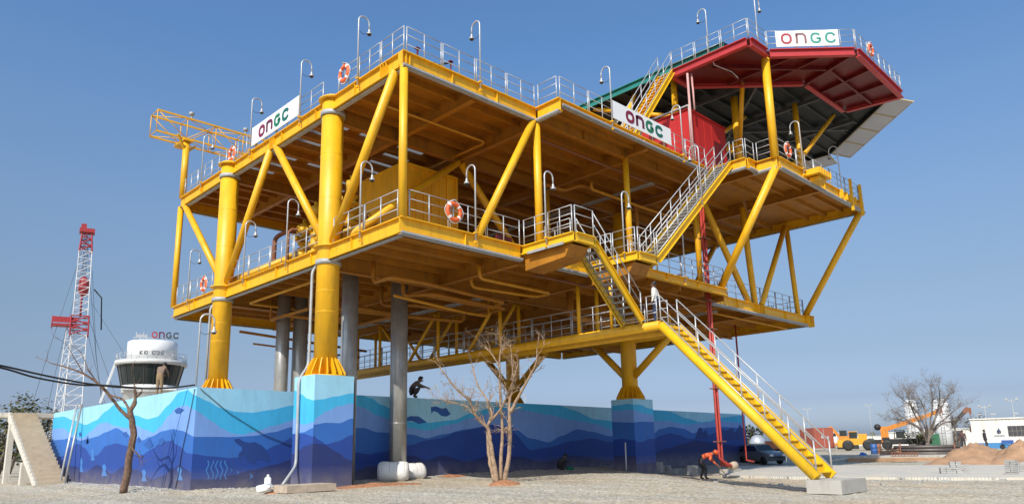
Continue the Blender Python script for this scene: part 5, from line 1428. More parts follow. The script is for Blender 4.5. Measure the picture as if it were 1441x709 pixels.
mb = MB(); mb.path([to_w for to_w in [W0+dF*s-nF*-.03+V((0, 0, z)) for s, z in ((.1, 3.4), (1.2, 2.6), (2.6, 1.85), (3.6, 1.5), (4.6, 1.35))]], .012, 5); tag(mb.build('cable', BLACK), 'thin dark cable drooping across the front wall face near the corner', 'cable')
mb = MB(); mb.path([V((W0.x-.03, W0.y+y, z)) for y, z in ((.1, 3.4), (.5, 2.2), (.9, 1.2), (1.0, .6), (1.2, .1))], .014, 5); tag(mb.build('cable', BLACK), 'thin dark cable hanging down the left wall face beside the corner', 'cable')
# ================================================================== FAR LEFT: MAST AND ROUND TOWER
MASTW = M('mast_white', (.72, .71, .70), .5, 0, .1, .8); MASTR = M('mast_red', (.36, .03, .035), .5, 0, .15, .8)
dM = 88.0; pM, rzM = frame(99, dM); kM = dM/F
DR = empty('drilling_mast', (pM.x, pM.y, 0), rzM, 'tall red and white lattice drilling mast far behind the concrete steps', 'mast')
def mz(v): return (656-v)*kM*1.02
Hm = mz(322); lean = -6*kM
def lattice(mb, z0, z1, x0, x1, w0, w1, nseg, r=.06, rb=.035, y0=0, diag=True):
    for i in range(nseg):
        t0, t1 = i/nseg, (i+1)/nseg
        c0 = V((x0+(x1-x0)*t0, y0, z0+(z1-z0)*t0)); c1 = V((x0+(x1-x0)*t1, y0, z0+(z1-z0)*t1))
        a0, a1 = (w0+(w1-w0)*t0)/2, (w0+(w1-w0)*t1)/2
        q0 = [c0+V((s*a0, t*a0, 0)) for s, t in ((-1, -1), (1, -1), (1, 1), (-1, 1))]; q1 = [c1+V((s*a1, t*a1, 0)) for s, t in ((-1, -1), (1, -1), (1, 1), (-1, 1))]
        for k in range(4):
            mb.tube(q0[k], q1[k], r, n=6, cap=False); mb.tube(q1[k], q1[(k+1) % 4], rb, n=5, cap=False)
            if diag: mb.tube(q0[k], q1[(k+1) % 4], rb, n=5, cap=False)
            if diag and k % 2: mb.tube(q0[(k+1) % 4], q1[k], rb, n=5, cap=False)
xa = lambda z: lean*z/Hm
wd = lambda z: 2.0-(.65)*z/Hm
z1, z2, z3 = mz(474), mz(447), mz(352)
mb = MB(); lattice(mb, 0, z1, xa(0), xa(z1), wd(0), wd(z1), 13); mb.build('lattice_white', MASTW, DR)
mb = MB(); lattice(mb, z2, z3, xa(z2), xa(z3), wd(z2), wd(z3), 9); mb.build('lattice_white', MASTW, DR)
mb = MB(); lattice(mb, z1, z2, xa(z1), xa(z2), wd(z1)+.3, wd(z2)+.3, 3, .09, .07)
mb.box((xa(z2)-1.6, 0, (z1+z2)/2), (2.6, 1.6, .25)); mb.box((xa(z2)-1.6, -.8, (z1+z2)/2+.6), (2.6, .06, .7)); mb.tube((xa(z2)-2.9, -.8, z1+.6), (xa(z2)-2.9, -.8, z1+2.2), .06, n=6); mb.build('working_platform', MASTR, DR); mb = MB(); lattice(mb, z3, Hm, xa(z3), xa(Hm), wd(z3), wd(Hm)*.75, 3, .1, .07); mb.box((xa(Hm), 0, Hm+.1), (1.7, 1.5, .5))
mb.box((xa(Hm)-.4, 0, Hm+.6), (.6, .6, .8)); mb.build('lattice_red', MASTR, DR)
mb = MB(); zt_ = mz(402); mb.lathe([(.1, -1.3), (.5, -1.0), (.62, 0), (.5, .9), (.12, 1.2)], (xa(zt_)+.1, 0, zt_), 12); mb.tube((xa(zt_), 0, zt_-1), (xa(z2), 0, z2), .12, n=8); mb.build('travelling_block', MASTR, DR)
mb = MB()
for x in (-.5, -.2, .2, .5): mb.tube((xa(Hm)+x*.5, .1, Hm), (xa(zt_)+x*.4, .1, zt_+1), .025, n=5)
mb.build('drill_line', DGREY, DR)
mb = MB(); lattice(mb, 0, mz(462), -1.9, -1.25, .85, .7, 10, .05, .035); mb.build('ladder_frame', MASTW, DR)
mb = MB()
for (xb, zb2, zt2, xt) in ((-5.5, 0, Hm*.98, 0), (-3.4, 0, Hm*.9, 0), (4.5, 0, Hm*.97, 0), (6.2, 0, z2, .4), (8.5, 0, z2+1, .5), (3.6, 4, z2+6, .9), (12, 5, z2+2, 1.0)):
    mb.path([(xa(zt2)+xt, 0, zt2), (lerp((xa(zt2)+xt, 0, zt2), (xb, 0, zb2), .5)+V((-.25, 0, -.5))), (xb, 0, zb2)], .022, 5)
mb.build('guy_line', DGREY, DR)
mb = MB(); mb.path([(xa(z2)+1.2, 0, z2+3.6), (xa(z2)+2.1, 0, z2+2.6), (xa(z2)+2.4, 0, z2-1.5)], .09, 6); mb.build('hose', BLACK, DR)
mb = MB(); mb.box((0, 0, .6), (5, 4, 1.2)); mb.build('substructure', MASTR, DR)

dT = 62.0; pT, rzT = frame(204, dT); kT = dT/F
TW = empty('control_tower', (pT.x, pT.y, 0), rzT, 'round white control tower with flared dark glazing and roof letters behind the left wall', 'tower')
tz = lambda v: (CAM.z + (636.5-v)*kT*1.02)
mb = MB(); mb.lathe([(2.0, -.5), (2.0, tz(552)), (2.2, tz(551))], n=40); mb.build('shaft', WHITE, TW)
mb = MB(); mb.lathe([(2.15, tz(552)), (2.2, tz(545)), (2.25, tz(542))], n=40); mb.build('sill', WHITE, TW)
mb = MB(); mb.lathe([(2.22, tz(542)), (2.62, tz(514))], n=40, cap=False); gl = mb.build('glazing', GLASSD, TW)
mb = MB()
for k in range(20):
    a = 2*PI*k/20+.1; c, s = math.cos(a), math.sin(a); mb.bar((2.235*c, 2.235*s, tz(542)), (2.635*c, 2.635*s, tz(514)), .05, .05)
mb.build('mullion', DGREY, gl)
mb = MB(); mb.lathe([(2.5, tz(514)-.02), (2.85, tz(514)), (2.85, tz(508)), (2.0, tz(506))], n=40); mb.build('ledge', M('tower_band', (.58, .58, .56), .6, 0, .08, 2), TW)
mb = MB(); mb.lathe([(1.98, tz(507)), (1.98, tz(481)), (1.9, tz(480)), (0, tz(479))], n=40); mb.build('drum', WHITE, TW)
mb = MB()
for k in range(26):
    a = 2*PI*k/26; mb.tube((2.75*math.cos(a), 2.75*math.sin(a), tz(508)), (2.75*math.cos(a), 2.75*math.sin(a), tz(508)+.6), .02, n=5)
for z in (.3, .6): mb.path([(2.75*math.cos(2*PI*k/40), 2.75*math.sin(2*PI*k/40), tz(508)+z) for k in range(41)], .018, 5, cap=False)
mb.build('railing', GALV, TW)
x = -.15
for ch, mt in zip('onGC', (LR1, LM2, DGREY, DGREY)):
    lb = letter_mb(ch, .42, .52, .11, .10); lb.v = [p_+V((x, -1.2, tz(476))) for p_ in lb.v]; lb.build('letter', mt, TW); x += .56
mb = MB()
for k in range(7): mb.tube((-1.5+k*.5, -1.15, tz(481)), (-1.5+k*.5, -1.15, tz(475.5)), .025, n=5)
for k in range(4): mb.tube((-1.35+k*.28, -.3, tz(481)), (-1.35+k*.28, -.3, tz(466)-.12*(k % 2)), .03, n=5)
mb.bar((-1.5, -1.15, tz(476)), (1.9, -1.15, tz(476)), .04, .05); mb.bar((-1.4, -.3, tz(472)), (-.5, -.3, tz(472)), .05, .25); mb.build('roof_mast', GALV, TW)
lw = MB()
for k, (xx, hh_) in enumerate(((-.85, .30), (-.5, .30), (0.1, .3), (.4, .3), (.8, .3))):
    a = xx/2.0; lw.box((2.0*math.sin(a), -2.0*math.cos(a), tz(500)), (.26, .04, .05)); lw.box((2.0*math.sin(a), -2.0*math.cos(a), tz(500)+.24), (.26, .04, .05)); lw.box((2.0*math.sin(a)-.11, -2.0*math.cos(a), tz(500)+.12), (.05, .04, .20))
    if k in (1, 3): lw.box((2.0*math.sin(a)+.11, -2.0*math.cos(a), tz(500)+.12), (.05, .04, .20))
lw.build('drum_letters', DGREY, TW)
mb = MB(); mb.bar((-2.75, -.4, tz(512)), (-3.6, -.6, tz(566)), .16, .16); mb.box((0, 0, tz(548)), (4.1, 4.1, .10)); mb.build('stay', WHITE, TW)

# ================================================================== FAR RIGHT
def far(name, u, d, label, cat, turn=0, group=None, z=0):
    p, rz = frame(u, d); return empty(name, (p.x, p.y, z-drop(p.x, p.y)), rz+turn, label, cat, group), d/F
CABW = M('cabin_white', (.70, .68, .63), .6, 0, .06, .5, dirt=(.45, .36, .26), dirt_amt=.5)
CABB = M('cabin_blue', (.05, .20, .42), .6, 0, .1, .6)
def cabin(u, d, w, h, dep, label, ribs=True, blue=False, roofm=None, turn=0, win=()):
    root, k = far('site_cabin', u, d, label, 'cabin', turn)
    mb = MB(); mb.box((0, dep/2, h/2), (w, dep, h)); mb.build('shell', CABW, root)
    if ribs:
        mb = MB(); n_ = int(w/.32)
        for i in range(n_+1): mb.box((-w/2+w*i/n_, -.02, h/2+.15), (.09, .05, h-.5))
        mb.build('ribs', CABW, root)
    mb = MB(); mb.box((0, dep/2, h+.06), (w+.25, dep+.3, .14)); mb.build('roof', roofm or CABW, root)
    if blue: MB().box((0, -.03, .33), (w, .05, .66)).build('skirting', CABB, root)
    for (x, z, ww, hh_) in win:
        f_ = MB(); f_.box((x, -.06, z), (ww, .06, hh_)); f_ = f_.build('window', DGREY, root)
        m2_ = MB()
        for i in range(1, 4): m2_.box((x-ww/2+ww*i/4, -.10, z), (.04, .03, hh_))
        m2_.box((x, -.105, z), (ww, .03, .05)); m2_.build('frame', M('window_frame', (.2, .18, .15), .6), f_)
    return root
c1_ = cabin(1424, 84, 7.6, 3.35, 3, 'white ribbed cabin with blue skirting and dark window at the right picture border', blue=True, win=((.6, 1.95, 1.7, 1.15),))
mb = MB(); mb.lathe([(.0, -.02), (.22, -.02), (.22, .02), (0, .02)], (-1.15, -.06, 1.9), 16, axis=(0, 1, 0)); mb.lathe([(0, 0), (.14, .02), (.02, .35)], (-1.15, -.07, 2.0), 8); mb.box((-1.15, -.06, 1.45), (1.0, .02, .08)); mb.build('emblem', M('emblem_grey', (.10, .13, .20), .6), c1_)
for x in (-3.0, -1.6, .6, 2.6):
    mb = MB(); mb.tube((x, .5, 3.4), (x, .5, 3.9), .03, n=5); mb.box((x+.15, .5, 3.95), (.5, .2, .12)); mb.build('floodlight', GALV, c1_)
cabin(1335, 122, 12.0, 2.75, 3, 'long low white cabin behind the silos', turn=0)
cabin(1277, 125, 7.0, 2.4, 3, 'white cabin mostly hidden by the orange crane arm', turn=0)
cabin(1232, 175, 9.0, 2.2, 3, 'distant low pale building above the yellow loader', turn=0, ribs=False)
root, k = far('green_container', 1311, 100, 'dark green cabinet standing between the silos behind the big bare tree', 'container')
mb = MB(); mb.box((0, .5, .95), (1.9, 1.2, 1.9)); mb.build('shell', M('container_green', (.03, .14, .07), .6, 0, .15, .7), root); mb = MB()
for x in (-.6, 0, .6): mb.box((x, -.12, .95), (.07, .05, 1.7))
mb.build('ribs', M('container_green', (0, 0, 0)), root)
def silo(u, d, r, h, label):
    root, k = far('silo', u, d, label, 'silo', 0, 'white upright silos')
    mb = MB(); mb.lathe([(r, 0), (r, h*.55), (r*.98, h*.93), (r*.6, h), (0, h+.05)], n=28); mb.build('shell', WHITE, root)
    mb = MB(); 
    for z in (.3, .55, .75, .93): mb.lathe([(r*1.0, -.04), (r*1.03, 0), (r*1.0, .04)], (0, 0, h*z), 28, cap=False)
    mb.build('hoop', GALV, root)
    mb = MB()
    for x in (-.2, .2): mb.tube((x, -r-.12, 0), (x, -r-.12, h), .03, n=5)
    for i in range(18): mb.tube((-.2, -r-.12, h*(i+.5)/18), (.2, -r-.12, h*(i+.5)/18), .02, n=5)
    mb.build('ladder', GREY, root)
silo(1287, 102, .85, 6.7, 'slim white silo on the left, half veiled by the big bare tree'); silo(1329, 100, 1.05, 6.6, 'stouter white silo on the right beside the black crane arm')
# mobile crane with orange arm
ORG = M('machine_orange', (.62, .22, .025), .5, 0, .12, .8, dirt=(.25, .12, .05), dirt_amt=.5)
MY = M('machine_yellow', (.70, .33, .02), .5, 0, .12, .8, dirt=(.3, .16, .05), dirt_amt=.5)
def wheel(parent, x, y, r, w=.35, hub=None):
    mb = MB(); mb.lathe([(r*.55, -w/2), (r*.95, -w/2), (r, -w*.3), (r, w*.3), (r*.95, w/2), (r*.55, w/2)], (x, y, r), 20, axis=(0, 1, 0)); o = mb.build('wheel', BLACK, parent)
    mb = MB(); mb.lathe([(0, -w*.42), (r*.25, -w*.42), (r*.56, -w*.3), (r*.56, w*.3), (0, w*.4)], (x, y, r), 14, axis=(0, 1, 0)); mb.build('rim', hub or MY, o)
root, k = far('mobile_crane', 1262, 95, 'orange mobile crane with its long arm raised toward the bare tree', 'crane')
mb = MB(); mb.box((1.3, 0, 1.0), (5.2, 1.8, .7)); mb.box((3.0, 0, 1.4), (1.6, 1.7, .5)); mb.build('chassis', BLACK, root)
mb = MB(); mb.box((-1.35, 0, 1.6), (.9, 1.3, 2.2)); mb.box((-1.3, 0, 2.6), (.8, 1.1, .7)); mb.build('turret', ORG, root)
mb = MB(); mb.prism([(-.3, -.7), (1.2, -.7), (1.2, .7), (-.3, .7)], 1.4, 1.5); mb.path([(-.3, -.7, 1.4), (-.1, -.7, 2.5), (.9, -.7, 2.4), (1.3, -.7, 1.5)], .06, 6); mb.path([(-.3, .7, 1.4), (-.1, .7, 2.5), (.9, .7, 2.4), (1.3, .7, 1.5)], .06, 6); mb.box((.4, 0, 2.45), (1.2, 1.4, .06)); mb.box((.45, 0, 1.9), (1.0, 1.3, .8)); mb.build('cab', GLASSD, root)
ar = MB(); ar.bar((-1.5, 0, 2.5), (3.2, 0, 4.0), .42, .55); ar.bar((3.0, 0, 3.93), (5.0, 0, 4.6), .36, .46); ar.build('arm', ORG, root)
mb = MB(); mb.box((5.2, 0, 4.72), (.7, .5, .55)); mb.bar((5.2, -.1, 4.5), (5.4, -.1, 3.7), .12, .12); mb.lathe([(0, -.2), (.28, -.2), (.28, .2), (0, .2)], (5.3, 0, 4.7), 12, axis=(0, 1, 0)); mb.build('arm_head', RUST, root)
mb = MB(); mb.lathe([(0, -.3), (.42, -.3), (.42, .3), (0, .3)], (-2.1, 0, 2.9), 14, axis=(0, 1, 0)); mb.build('winch', BLACK, root)
for x in (-1.2, 2.9):
    for y in (-.9, .9): wheel(root, x, y, .62, .4, ORG)
root, k = far('loader_crane', 1342, 112, 'black crane arm with rusty tip and hanging hook over the low white cabin', 'crane')
mb = MB(); mb.box((0, 0, 1.2), (2.4, 2, 2.4)); mb.build('base', DGREY, root)
mb = MB(); mb.bar((-.9, 0, 2.2), (2.0, 0, 5.3), .5, .55); mb.build('arm', BLACK, root)
mb = MB(); mb.bar((1.8, 0, 5.1), (2.5, 0, 5.75), .6, .7); mb.box((2.65, 0, 5.3), (.35, .5, 1.0)); mb.tube((2.65, 0, 4.9), (2.75, 0, 3.2), .03, n=5); mb.box((2.8, 0, 2.6), (1.1, .6, .9)); mb.build('arm_tip', RUST, root)
# wheel loader
root, k = far('wheel_loader', 1207, 92, 'muddy yellow wheel loader parked left of the orange crane', 'loader')
mb = MB(); mb.box((-.4, 0, 1.1), (2.6, 1.5, .8)); mb.box((.55, 0, 1.6), (1.0, 1.4, .9)); mb.box((-1.8, 0, .9), (1.2, 1.6, .9)); mb.build('body', MY, root)
mb = MB(); mb.box((-.5, 0, 1.9), (.9, 1.2, .8)); mb.build('cab', GLASSD, root); mb = MB(); mb.box((-.5, 0, 2.33), (1.1, 1.4, .08)); mb.build('roof', MY, root)
mb = MB(); mb.bar((-1.5, -.6, 1.5), (-2.8, -.6, .7), .15, .25); mb.bar((-1.5, .6, 1.5), (-2.8, .6, .7), .15, .25); mb.add([(-2.7, -1, .2), (-2.7, 1, .2), (-3.5, 1, .25), (-3.5, -1, .25), (-2.7, -1, 1.1), (-2.7, 1, 1.1)], [(0, 1, 2, 3), (0, 4, 5, 1), (3, 2, 5, 4)]); mb.build('bucket', ORG, root)
for x in (-1.2, 1.1):
    for y in (-.85, .85): wheel(root, x, y, .66, .45)
root, k = far('tractor', 1232, 96, 'black and yellow tractor rear beside the brick stacks', 'tractor')
mb = MB(); mb.box((.3, 0, 1.0), (2.6, 1.0, .6)); mb.box((1.2, 0, 1.35), (.9, 1.1, .4)); mb.build('body', BLACK, root)
for y in (-.7, .7): wheel(root, -.6, y, .75, .4); wheel(root, 1.3, y, .5, .3)
# red freight container and truck cab
root, k = far('freight_container', 1150, 96, 'rusty red freight container end standing behind the yellow stairs', 'container', .35)
CR = M('container_red', (.33, .085, .055), .6, 0, .15, .6, dirt=(.2, .08, .05), dirt_amt=.5); CGy = M('container_grey', (.20, .25, .29), .6, 0, .12, .6)
mb = MB(); mb.box((.3, 1.0, 1.65), (2.5, 5, 2.6)); mb.build('shell', CR, root); mb = MB()
for i in range(7): mb.box((-.85+i*.38, -1.53, 1.65), (.07, .05, 2.4))
for i in range(10): mb.box((-.98, -1.2+i*.52, 1.65), (.05, .10, 2.4))
mb.build('ribs', CR, root); mb = MB(); mb.box((.3, -1.55, 1.65), (.04, .05, 2.4)); mb.box((.1, -1.56, 1.8), (.3, .04, .4)); mb.box((.8, -1.56, 1.6), (.25, .04, .6)); mb.build('door_bars', GALV, root)
root, k = far('freight_container', 1127, 103, 'blue grey freight container left of the red one', 'container', .1)
mb = MB(); mb.box((0, 1.0, 1.65), (2.6, 3, 2.6)); mb.build('shell', CGy, root); mb = MB()
for i in range(8): mb.box((-1.2+i*.34, -.53, 1.65), (.08, .05, 2.4))
mb.build('ribs', CGy, root)
root, k = far('truck', 1174, 128, 'white truck cab parked beside the red freight container', 'truck', -.3)
mb = MB(); mb.prism([(-.75, -1.0), (.75, -1.0), (.75, .9), (-.75, .9)], .7, 2.0); mb.prism([(-.7, -.85), (.7, -.85), (.7, .8), (-.7, .8)], 2.0, 2.75); mb.build('cab', WHITE, root)
mb = MB(); mb.box((0, -.93, 2.3), (1.25, .06, .6)); mb.box((-.73, 0, 2.3), (.06, 1.1, .5)); mb.build('windscreen', GLASSD, root)
mb = MB(); mb.box((0, 2.8, .9), (1.5, 4.2, .3)); mb.build('chassis', BLACK, root)
for x in (-.7, .7): 
    mb = MB(); mb.lathe([(0, -.15), (.45, -.15), (.45, .15), (0, .15)], (x, -.2, .45), 14, axis=(1, 0, 0)); mb.build('wheel', BLACK, root)
# grey car by the end of the wall
root, k = far('parked_car', 1068, 56, 'grey hatchback car parked at the far end of the painted wall', 'car', R(-52), z=-.04)
CGREY = M('car_grey', (.23, .235, .245), .3, .4, .08, 1)
def carbody():
    secs = [(-2.0, .35, .62, .70), (-1.95, .28, .95, .74), (-1.55, .26, 1.40, .76), (-.9, .25, 1.47, .78), (.2, .25, 1.45, .78), (.75, .25, 1.02, .79), (1.5, .26, .90, .77), (1.85, .28, .75, .72), (1.95, .38, .60, .66)]
    mb = MB(); vs = []
    for x, z0, z1, w in secs:
        zb = min(z1, .95)
        ww = w*.80 if z1 > 1.1 else w*.9
        vs += [(x, -w, z0), (x, -w, (z0+zb)/2), (x, -w*.98, zb*.98), (x, -ww, z1), (x, ww, z1), (x, w*.98, zb*.98), (x, w, (z0+zb)/2), (x, w, z0)]
    fs = [(i*8+j, (i+1)*8+j, (i+1)*8+(j+1) % 8, i*8+(j+1) % 8) for i in range(len(secs)-1) for j in range(8)]
    fs += [tuple(reversed(range(8))), tuple((len(secs)-1)*8+j for j in range(8))]
    fs = [tuple(reversed(f)) for f in fs]
    mb.add(vs, fs, 0, True); return mb
carbody().build('body', CGREY, root)
mb = MB(); 
for s in (-1, 1):
    mb.add([(-1.5, s*.78, .98), (.62, s*.80, 1.0), (.2, s*.655, 1.38), (-1.35, s*.64, 1.36)], [(0, 1, 2, 3) if s < 0 else (3, 2, 1, 0)])
mb.add([(.74, -.70, 1.07), (.74, .70, 1.07), (.26, .6, 1.44), (.26, -.6, 1.44)], [(0, 1, 2, 3)]); mb.build('window', GLASSD, root)
for x in (-1.25, 1.25):
    for y in (-.72, .72): wheel(root, x, y, .31, .2, GALV)
for y in (-.55, .55): MB().box((1.93, y, .68), (.08, .28, .14)).build('headlight', WHITE, root)
root, k = far('dome_hut', 1065, 74, 'small hut with shining silver dome roof behind the grey car', 'hut')
mb = MB(); mb.lathe([(.72, 0), (.72, 1.15)], n=20); mb.build('wall', CONC, root); mb = MB(); mb.lathe([(.8, 1.12)]+[(.8*math.cos(a), 1.15+.85*math.sin(a)) for a in [HP*i/8 for i in range(9)]], n=24); mb.build('dome', M('silver_dome', (.62, .63, .64), .3, .5, .1, 1), root)
root, k = far('dumper', 1092, 70, 'rusty orange dumper body behind the grey car', 'truck')
mb = MB(); mb.prism([(-.9, -.7), (.9, -.7), (1.1, .7), (-1.1, .7)], .6, 1.35); mb.build('skip', M('dumper_orange', (.42, .12, .05), .6, 0, .2, 1), root)
mb = MB(); mb.box((0, 0, .5), (1.8, .8, .2)); mb.build('chassis', BLACK, root)
for x in (-.6, .6): wheel(root, x, -.5, .35, .25)
mb = MB(); q, rzq = frame(1108, 46); 
for dx in (-.45, .45): mb.tube((q.x+dx, q.y, 0), (q.x+dx*.5, q.y, 1.2), .03, n=6)
mb.bar((q.x-.4, q.y, .6), (q.x+.4, q.y, .6), .05, .05); mb.bar((q.x-.3, q.y, 1.2), (q.x+.3, q.y, 1.2), .1, .05); tag(mb.build('trestle', GALV), 'small pale trestle under the lower part of the yellow stairs', 'trestle')
def onground(u, d):
    p, _ = frame(u, d); return (p.x, p.y, -drop(p.x, p.y)-.03)
# low concrete slab with orange edge, tarp, bricks
root, k = far('low_slab', 1262, 54, 'long low concrete slab with orange earth face before the parked machines', 'slab')
mb = MB(); mb.box((0, 1.2, .30), (7.0, 2.4, .18)); mb.build('top', CONC, root); mb = MB(); mb.box((-.2, .05, .08), (6.6, .25, .26)); mb.build('edge', SAND, root)
BRK = M('brick_stack', (.32, .19, .13), .9, 0, .4, 3)
rr = random.Random(4)
for k_, (u, d, w, h, txt) in enumerate(((1250, 60, 1.5, .30, 'left stack of reddish bricks behind the low slab'), (1270, 60, 1.7, .42, 'middle stack of reddish bricks behind the low slab'), (1288, 62, 1.2, .28, 'right stack of reddish bricks behind the low slab'))):
    root, k = far('brick_stack', u, d, txt, 'bricks', 0, 'brick stacks behind the low slab', z=.0)
    mb = MB(); ny = int(h/.08)
    for j in range(ny):
        nx = int(w/.24)
        for i in range(nx):
            if j >= ny-3 and rr.random() < .3*(j-ny+4): continue
            mb.box((-w/2+(i+.5)*w/nx+rr.uniform(-.05, .05), rr.uniform(-.08, .08), .40+(j+.5)*.078), (w/nx-.03, .4, .068), 0, Matrix.Rotation(rr.uniform(-.25, .25), 3, 'Z'))
    mb.box((0, 0, .2), (w, .5, .4)); mb.build('bricks', BRK, root)
heap('tarp', onground(1212, 58), .75, .5, .55, M('tarp_blue', (.02, .12, .42), .5, 0, .15, 2), 'crumpled bright blue tarpaulin on the ground before the yellow loader', seed=6, cat='tarpaulin')
root, k = far('rebar_cage', 1270, 52, 'low rusty steel cage lying on the concrete slab', 'cage'); mb = MB()
for i in range(9): mb.box((-.8+i*.2, .6, .55), (.05, .5, .3))
for z in (.42, .55, .68): mb.bar((-.85, .35, z), (.85, .35, z), .04, .04); mb.bar((-.85, .85, z), (.85, .85, z), .04, .04)
mb.build('bars', RUST, root)
heap('sand_heap', onground(1368, 47), 4.0, 2.6, 1.30, SAND, 'broad heap of orange sand, left of two, on the right ground', seed=11, n=40, rough=.45)
heap('sand_heap', onground(1440, 45), 3.6, 2.4, 1.35, SAND, 'heap of orange sand cut by the right picture border', seed=14, n=40, rough=.45)
heap('sand_heap', onground(1330, 46), 2.2, 1.5, .5, SAND, 'low tail of orange sand left of the broad heap', seed=17, n=36, rough=.4)
root, k = far('wheelbarrow', 1417, 78, 'small blue tub wheelbarrow before the ribbed cabin', 'wheelbarrow')
mb = MB(); mb.prism([(-.55, -.3), (.55, -.3), (.45, .3), (-.45, .3)], .6, .95); mb.build('tub', M('tub_blue', (.03, .09, .30), .5), root); mb = MB(); mb.tube((-.7, .1, .6), (.6, .1, .3), .03); mb.tube((.3, 0, .6), (.3, 0, 0), .03); mb.build('frame', DGREY, root); wheel(root, -.5, 0, .25, .1, GREY)
# paved pad of pale blocks at the right, a shallow step above the gravel
pv = bpy.data.materials.new('pale_paving'); pv.use_nodes = True; _n = pv.node_tree.nodes; _l = pv.node_tree.links
_g = _n.new('ShaderNodeNewGeometry'); _b = _n.new('ShaderNodeTexBrick'); _b.inputs['Scale'].default_value = 2.2; _b.inputs['Mortar Size'].default_value = .03
_b.inputs['Color1'].default_value = (.60, .58, .52, 1); _b.inputs['Color2'].default_value = (.50, .49, .45, 1); _b.inputs['Mortar'].default_value = (.30, .28, .25, 1)
_z = _n.new('ShaderNodeTexNoise'); _z.inputs['Scale'].default_value = .7; _z.inputs['Detail'].default_value = 8; _l.new(_g.outputs['Position'], _z.inputs['Vector'])
_r = _n.new('ShaderNodeValToRGB'); _r.color_ramp.elements[0].position = .42; _r.color_ramp.elements[1].position = .62; _l.new(_z.outputs['Fac'], _r.inputs['Fac'])
_x = _n.new('ShaderNodeMixRGB'); _l.new(_r.outputs['Color'], _x.inputs['Fac']); _l.new(_g.outputs['Position'], _b.inputs['Vector']); _l.new(_b.outputs['Color'], _x.inputs[1]); _x.inputs[2].default_value = (.56, .51, .42, 1)
_l.new(_x.outputs['Color'], _n['Principled BSDF'].inputs['Base Color']); _n['Principled BSDF'].inputs['Roughness'].default_value = .9
pts_ = [at(u, v, Z=-.30) for u, v in ((1014, 668), (1110, 669.5), (1250, 670.5), (1480, 671), (1480, 653), (1250, 653.5), (1110, 654), (1034, 655))]
mb = MB(); mb.prism([(q.x, q.y) for q in pts_], -.62, -.31); o_pv = mb.build('paved_pad', pv); tag(o_pv, kind='structure')
# stacks of paving blocks and single blocks on the right-hand ground
PAV = M('paver_grey', (.36, .355, .34), .95, 0, .18, 2)
def paver_stack(u, d, nx, nz, txt, skew=0):
    root, k = far('paver_stack', u, d, txt, 'paving blocks', skew, 'stacks of paving blocks on the gravel')
    mb = MB()
    for j in range(nz):
        for i in range(nx): mb.box((-nx*.11+(i+.5)*.22+rr.uniform(-.015, .015), rr.uniform(-.02, .02), (j+.5)*.082), (.205, .22, .075))
    mb.build('blocks', PAV, root)
for a in ((1339, 33, 2, 7, 'neat stack of grey paving blocks before the sand heaps, tallest in the middle'), (1351, 34, 2, 5, 'shorter stack of paving blocks just right of the tall middle stack'), (1324, 33, 2, 4, 'dark low stack of paving blocks left of the tall middle stack'), (1417, 31, 2, 8, 'tall stack of paving blocks at the right picture border'), (1433, 33, 3, 6, 'wide pale stack of paving blocks behind the right border stack'), (925, 40, 2, 7, 'stack of paving blocks right of the right pier'), (933, 42, 3, 5, 'low wide stack of paving blocks along the shaded wall foot'), (945, 41, 2, 3, 'smallest stack of paving blocks in the shade of the deck'), (968, 39, 2, 6, 'stack of paving blocks left of the bending worker'), (975, 38, 1, 6, 'single column of paving blocks beside the bending worker')):
    paver_stack(*a, skew=rr.uniform(-.5, .5))
lb_ = MB()
for k in range(130):
    u = rr.uniform(1000, 1460); d = rr.uniform(27, 44); p_, z_ = frame(u, d); s_ = rr.uniform(.05, .13)
    lb_.box((p_.x, p_.y, gz(p_.x, p_.y)+s_*.25), (s_*1.5, s_, s_*.7), 0, rot=Matrix.Rotation(rr.random()*6, 3, 'Z'))
tag(lb_.build('rubble', PAV), 'scattered broken paving blocks and rubble over the ground at the right', 'rubble', kind='stuff')
mb = MB(); q = frame(1024, 40)[0]
mb.box((q.x, q.y, .12-drop(q.x, q.y)), (1.5, .5, .22)); tag(mb.build('kerb_stone', CONC), 'short pale kerb stone lying near the foot of the red risers', 'kerb stone')
mb = MB(); q = frame(1026, 43)[0]
for dx in (-.25, .0, .28): mb.sphere((q.x+dx, q.y, .16-drop(q.x, q.y)), .2, 0, 10, (1, .7, .7))
tag(mb.build('helmet_pile', M('dull_yellow', (.5, .36, .05), .5, 0, .1, 3)), 'small pile of dull yellow helmets near the foot of the red risers', 'helmets')
# lamps posts far off
for u, d, h, txt in ((740, 90, 4.6, 'thin lamp post on the horizon right of the central leg'), ):
    root, k = far('street_lamp', u, d, txt, 'lamp'); mb = MB(); mb.tube((0, 0, 0), (0, 0, h+3), .06, n=6); mb.build('pole', GREY, root); mb = MB(); mb.box((-.3, 0, h+3), (.7, .2, .1)); mb.build('lamp_head', GREY, root)

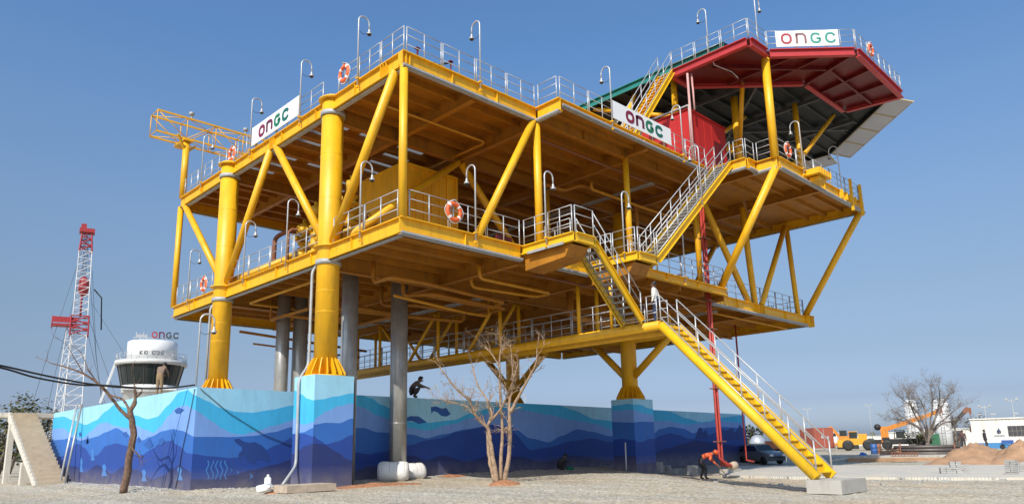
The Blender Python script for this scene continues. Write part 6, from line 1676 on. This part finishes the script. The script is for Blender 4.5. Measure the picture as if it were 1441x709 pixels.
# ---- more of the far yard: poles, drums, pipe rack, second digger, tree line
root, k = far('excavator', 1192, 112, 'orange excavator with folded boom far left of the yellow loader', 'excavator')
mb = MB(); mb.box((0, 0, 1.5), (2.4, 2.0, .9)); mb.box((.7, 0, 2.2), (.9, 1.6, .7)); mb.build('body', ORG, root)
mb = MB(); mb.box((-.5, 0, 2.3), (1.0, 1.1, 1.0)); mb.build('cab', GLASSD, root)
mb = MB(); mb.bar((-1.0, 0, 1.8), (-2.2, 0, 3.4), .3, .4); mb.bar((-2.2, 0, 3.4), (-3.2, 0, 1.4), .25, .35); mb.box((-3.2, 0, 1.1), (.7, .8, .7)); mb.build('boom', ORG, root)
for y in (-.9, .9):
    mb = MB(); mb.prism(rrect(-1.5, y-.25, 1.5, y+.25, .2), .0, .8); mb.build('track', BLACK, root)
for u, d, h, txt in ((1140, 150, 8, 'thin utility pole behind the red freight container'), (1228, 160, 9, 'thin utility pole on the horizon above the yellow loader'), (1392, 96, 5.5, 'floodlight pole on the left corner of the ribbed cabin'), (1432, 100, 6.5, 'floodlight pole above the ribbed cabin at the right border')):
    root, k = far('utility_pole', u, d, txt, 'pole'); MB().tube((0, 0, 0), (0, 0, h), .08, .05, n=7).build('mast', GREY, root)
    mb = MB(); mb.bar((-.7, 0, h-.3), (.7, 0, h-.3), .08, .1); mb.box((-.6, 0, h-.1), (.3, .2, .3)); mb.box((.6, 0, h-.1), (.3, .2, .3)); mb.build('crossarm', GREY, root)
for i_, (u, d, c_, txt) in enumerate(((1228, 66, 'blue', 'blue drum left of the brick stacks'), (1234, 67, 'rust', 'rusty drum between the blue drum and the brick stacks'))):
    root, k = far('drum', u, d, txt, 'drum'); mt = {'blue': M('drum_blue', (.03, .10, .30), .5), 'rust': RUST, 'yellow': MY}[c_]
    mb = MB(); mb.lathe([(.28, 0), (.29, .02), (.28, .28), (.295, .30), (.28, .32), (.28, .58), (.295, .60), (.28, .62), (.28, .88), (.25, .9)], (0, 0, 0), 16); mb.build('barrel', mt, root)
root, k = far('pipe_rack', 1325, 58, 'long stack of dark steel pipes lying before the right silo', 'pipes')
mb = MB()
for j in range(3):
    for i in range(5-j): mb.tube((-3.5, .3*i+.15*j, .16+.26*j), (1.2, .3*i+.15*j, .16+.26*j), .14, n=10)
mb.build('pipes', M('dark_pipe', (.13, .11, .10), .5, .3, .25, 2), root)
for x in (-3.0, .8):
    mb = MB(); mb.box((x, -.25, .5), (.1, .1, 1.0)); mb.build('stanchion', RUST, root)
tl = MB(); rt = random.Random(31)
for k in range(2600):
    u = rt.choice((rt.uniform(-60, 180), rt.uniform(1000, 1500), rt.uniform(1000, 1500))); d = rt.uniform(230, 330); p_, _ = frame(u, d)
    hmax = 1.2+3.2*max(0, mnoise.noise((u*.03, 1.7, 0))+.25)
    z_ = rt.uniform(.0, hmax); a = rt.random()*6.28; s_ = rt.uniform(.5, 1.1)
    x_ = V((math.cos(a), math.sin(a), rt.uniform(-.4, .4)))*s_; y_ = V((-math.sin(a)*.4, math.cos(a)*.4, .8))*s_*.7; c_ = V((p_.x, p_.y, z_))
    tl.add([c_-x_, c_-y_, c_+x_, c_+y_], [(0, 1, 2, 3)], rt.randrange(2))
tag(tl.build('distant_trees', [M('far_leaf', (.10, .11, .075), .9, 0, .2, .1), M('far_leaf_dry', (.14, .125, .09), .9, 0, .2, .1)]), 'low far off line of scrub and trees along the horizon', 'trees', kind='stuff')
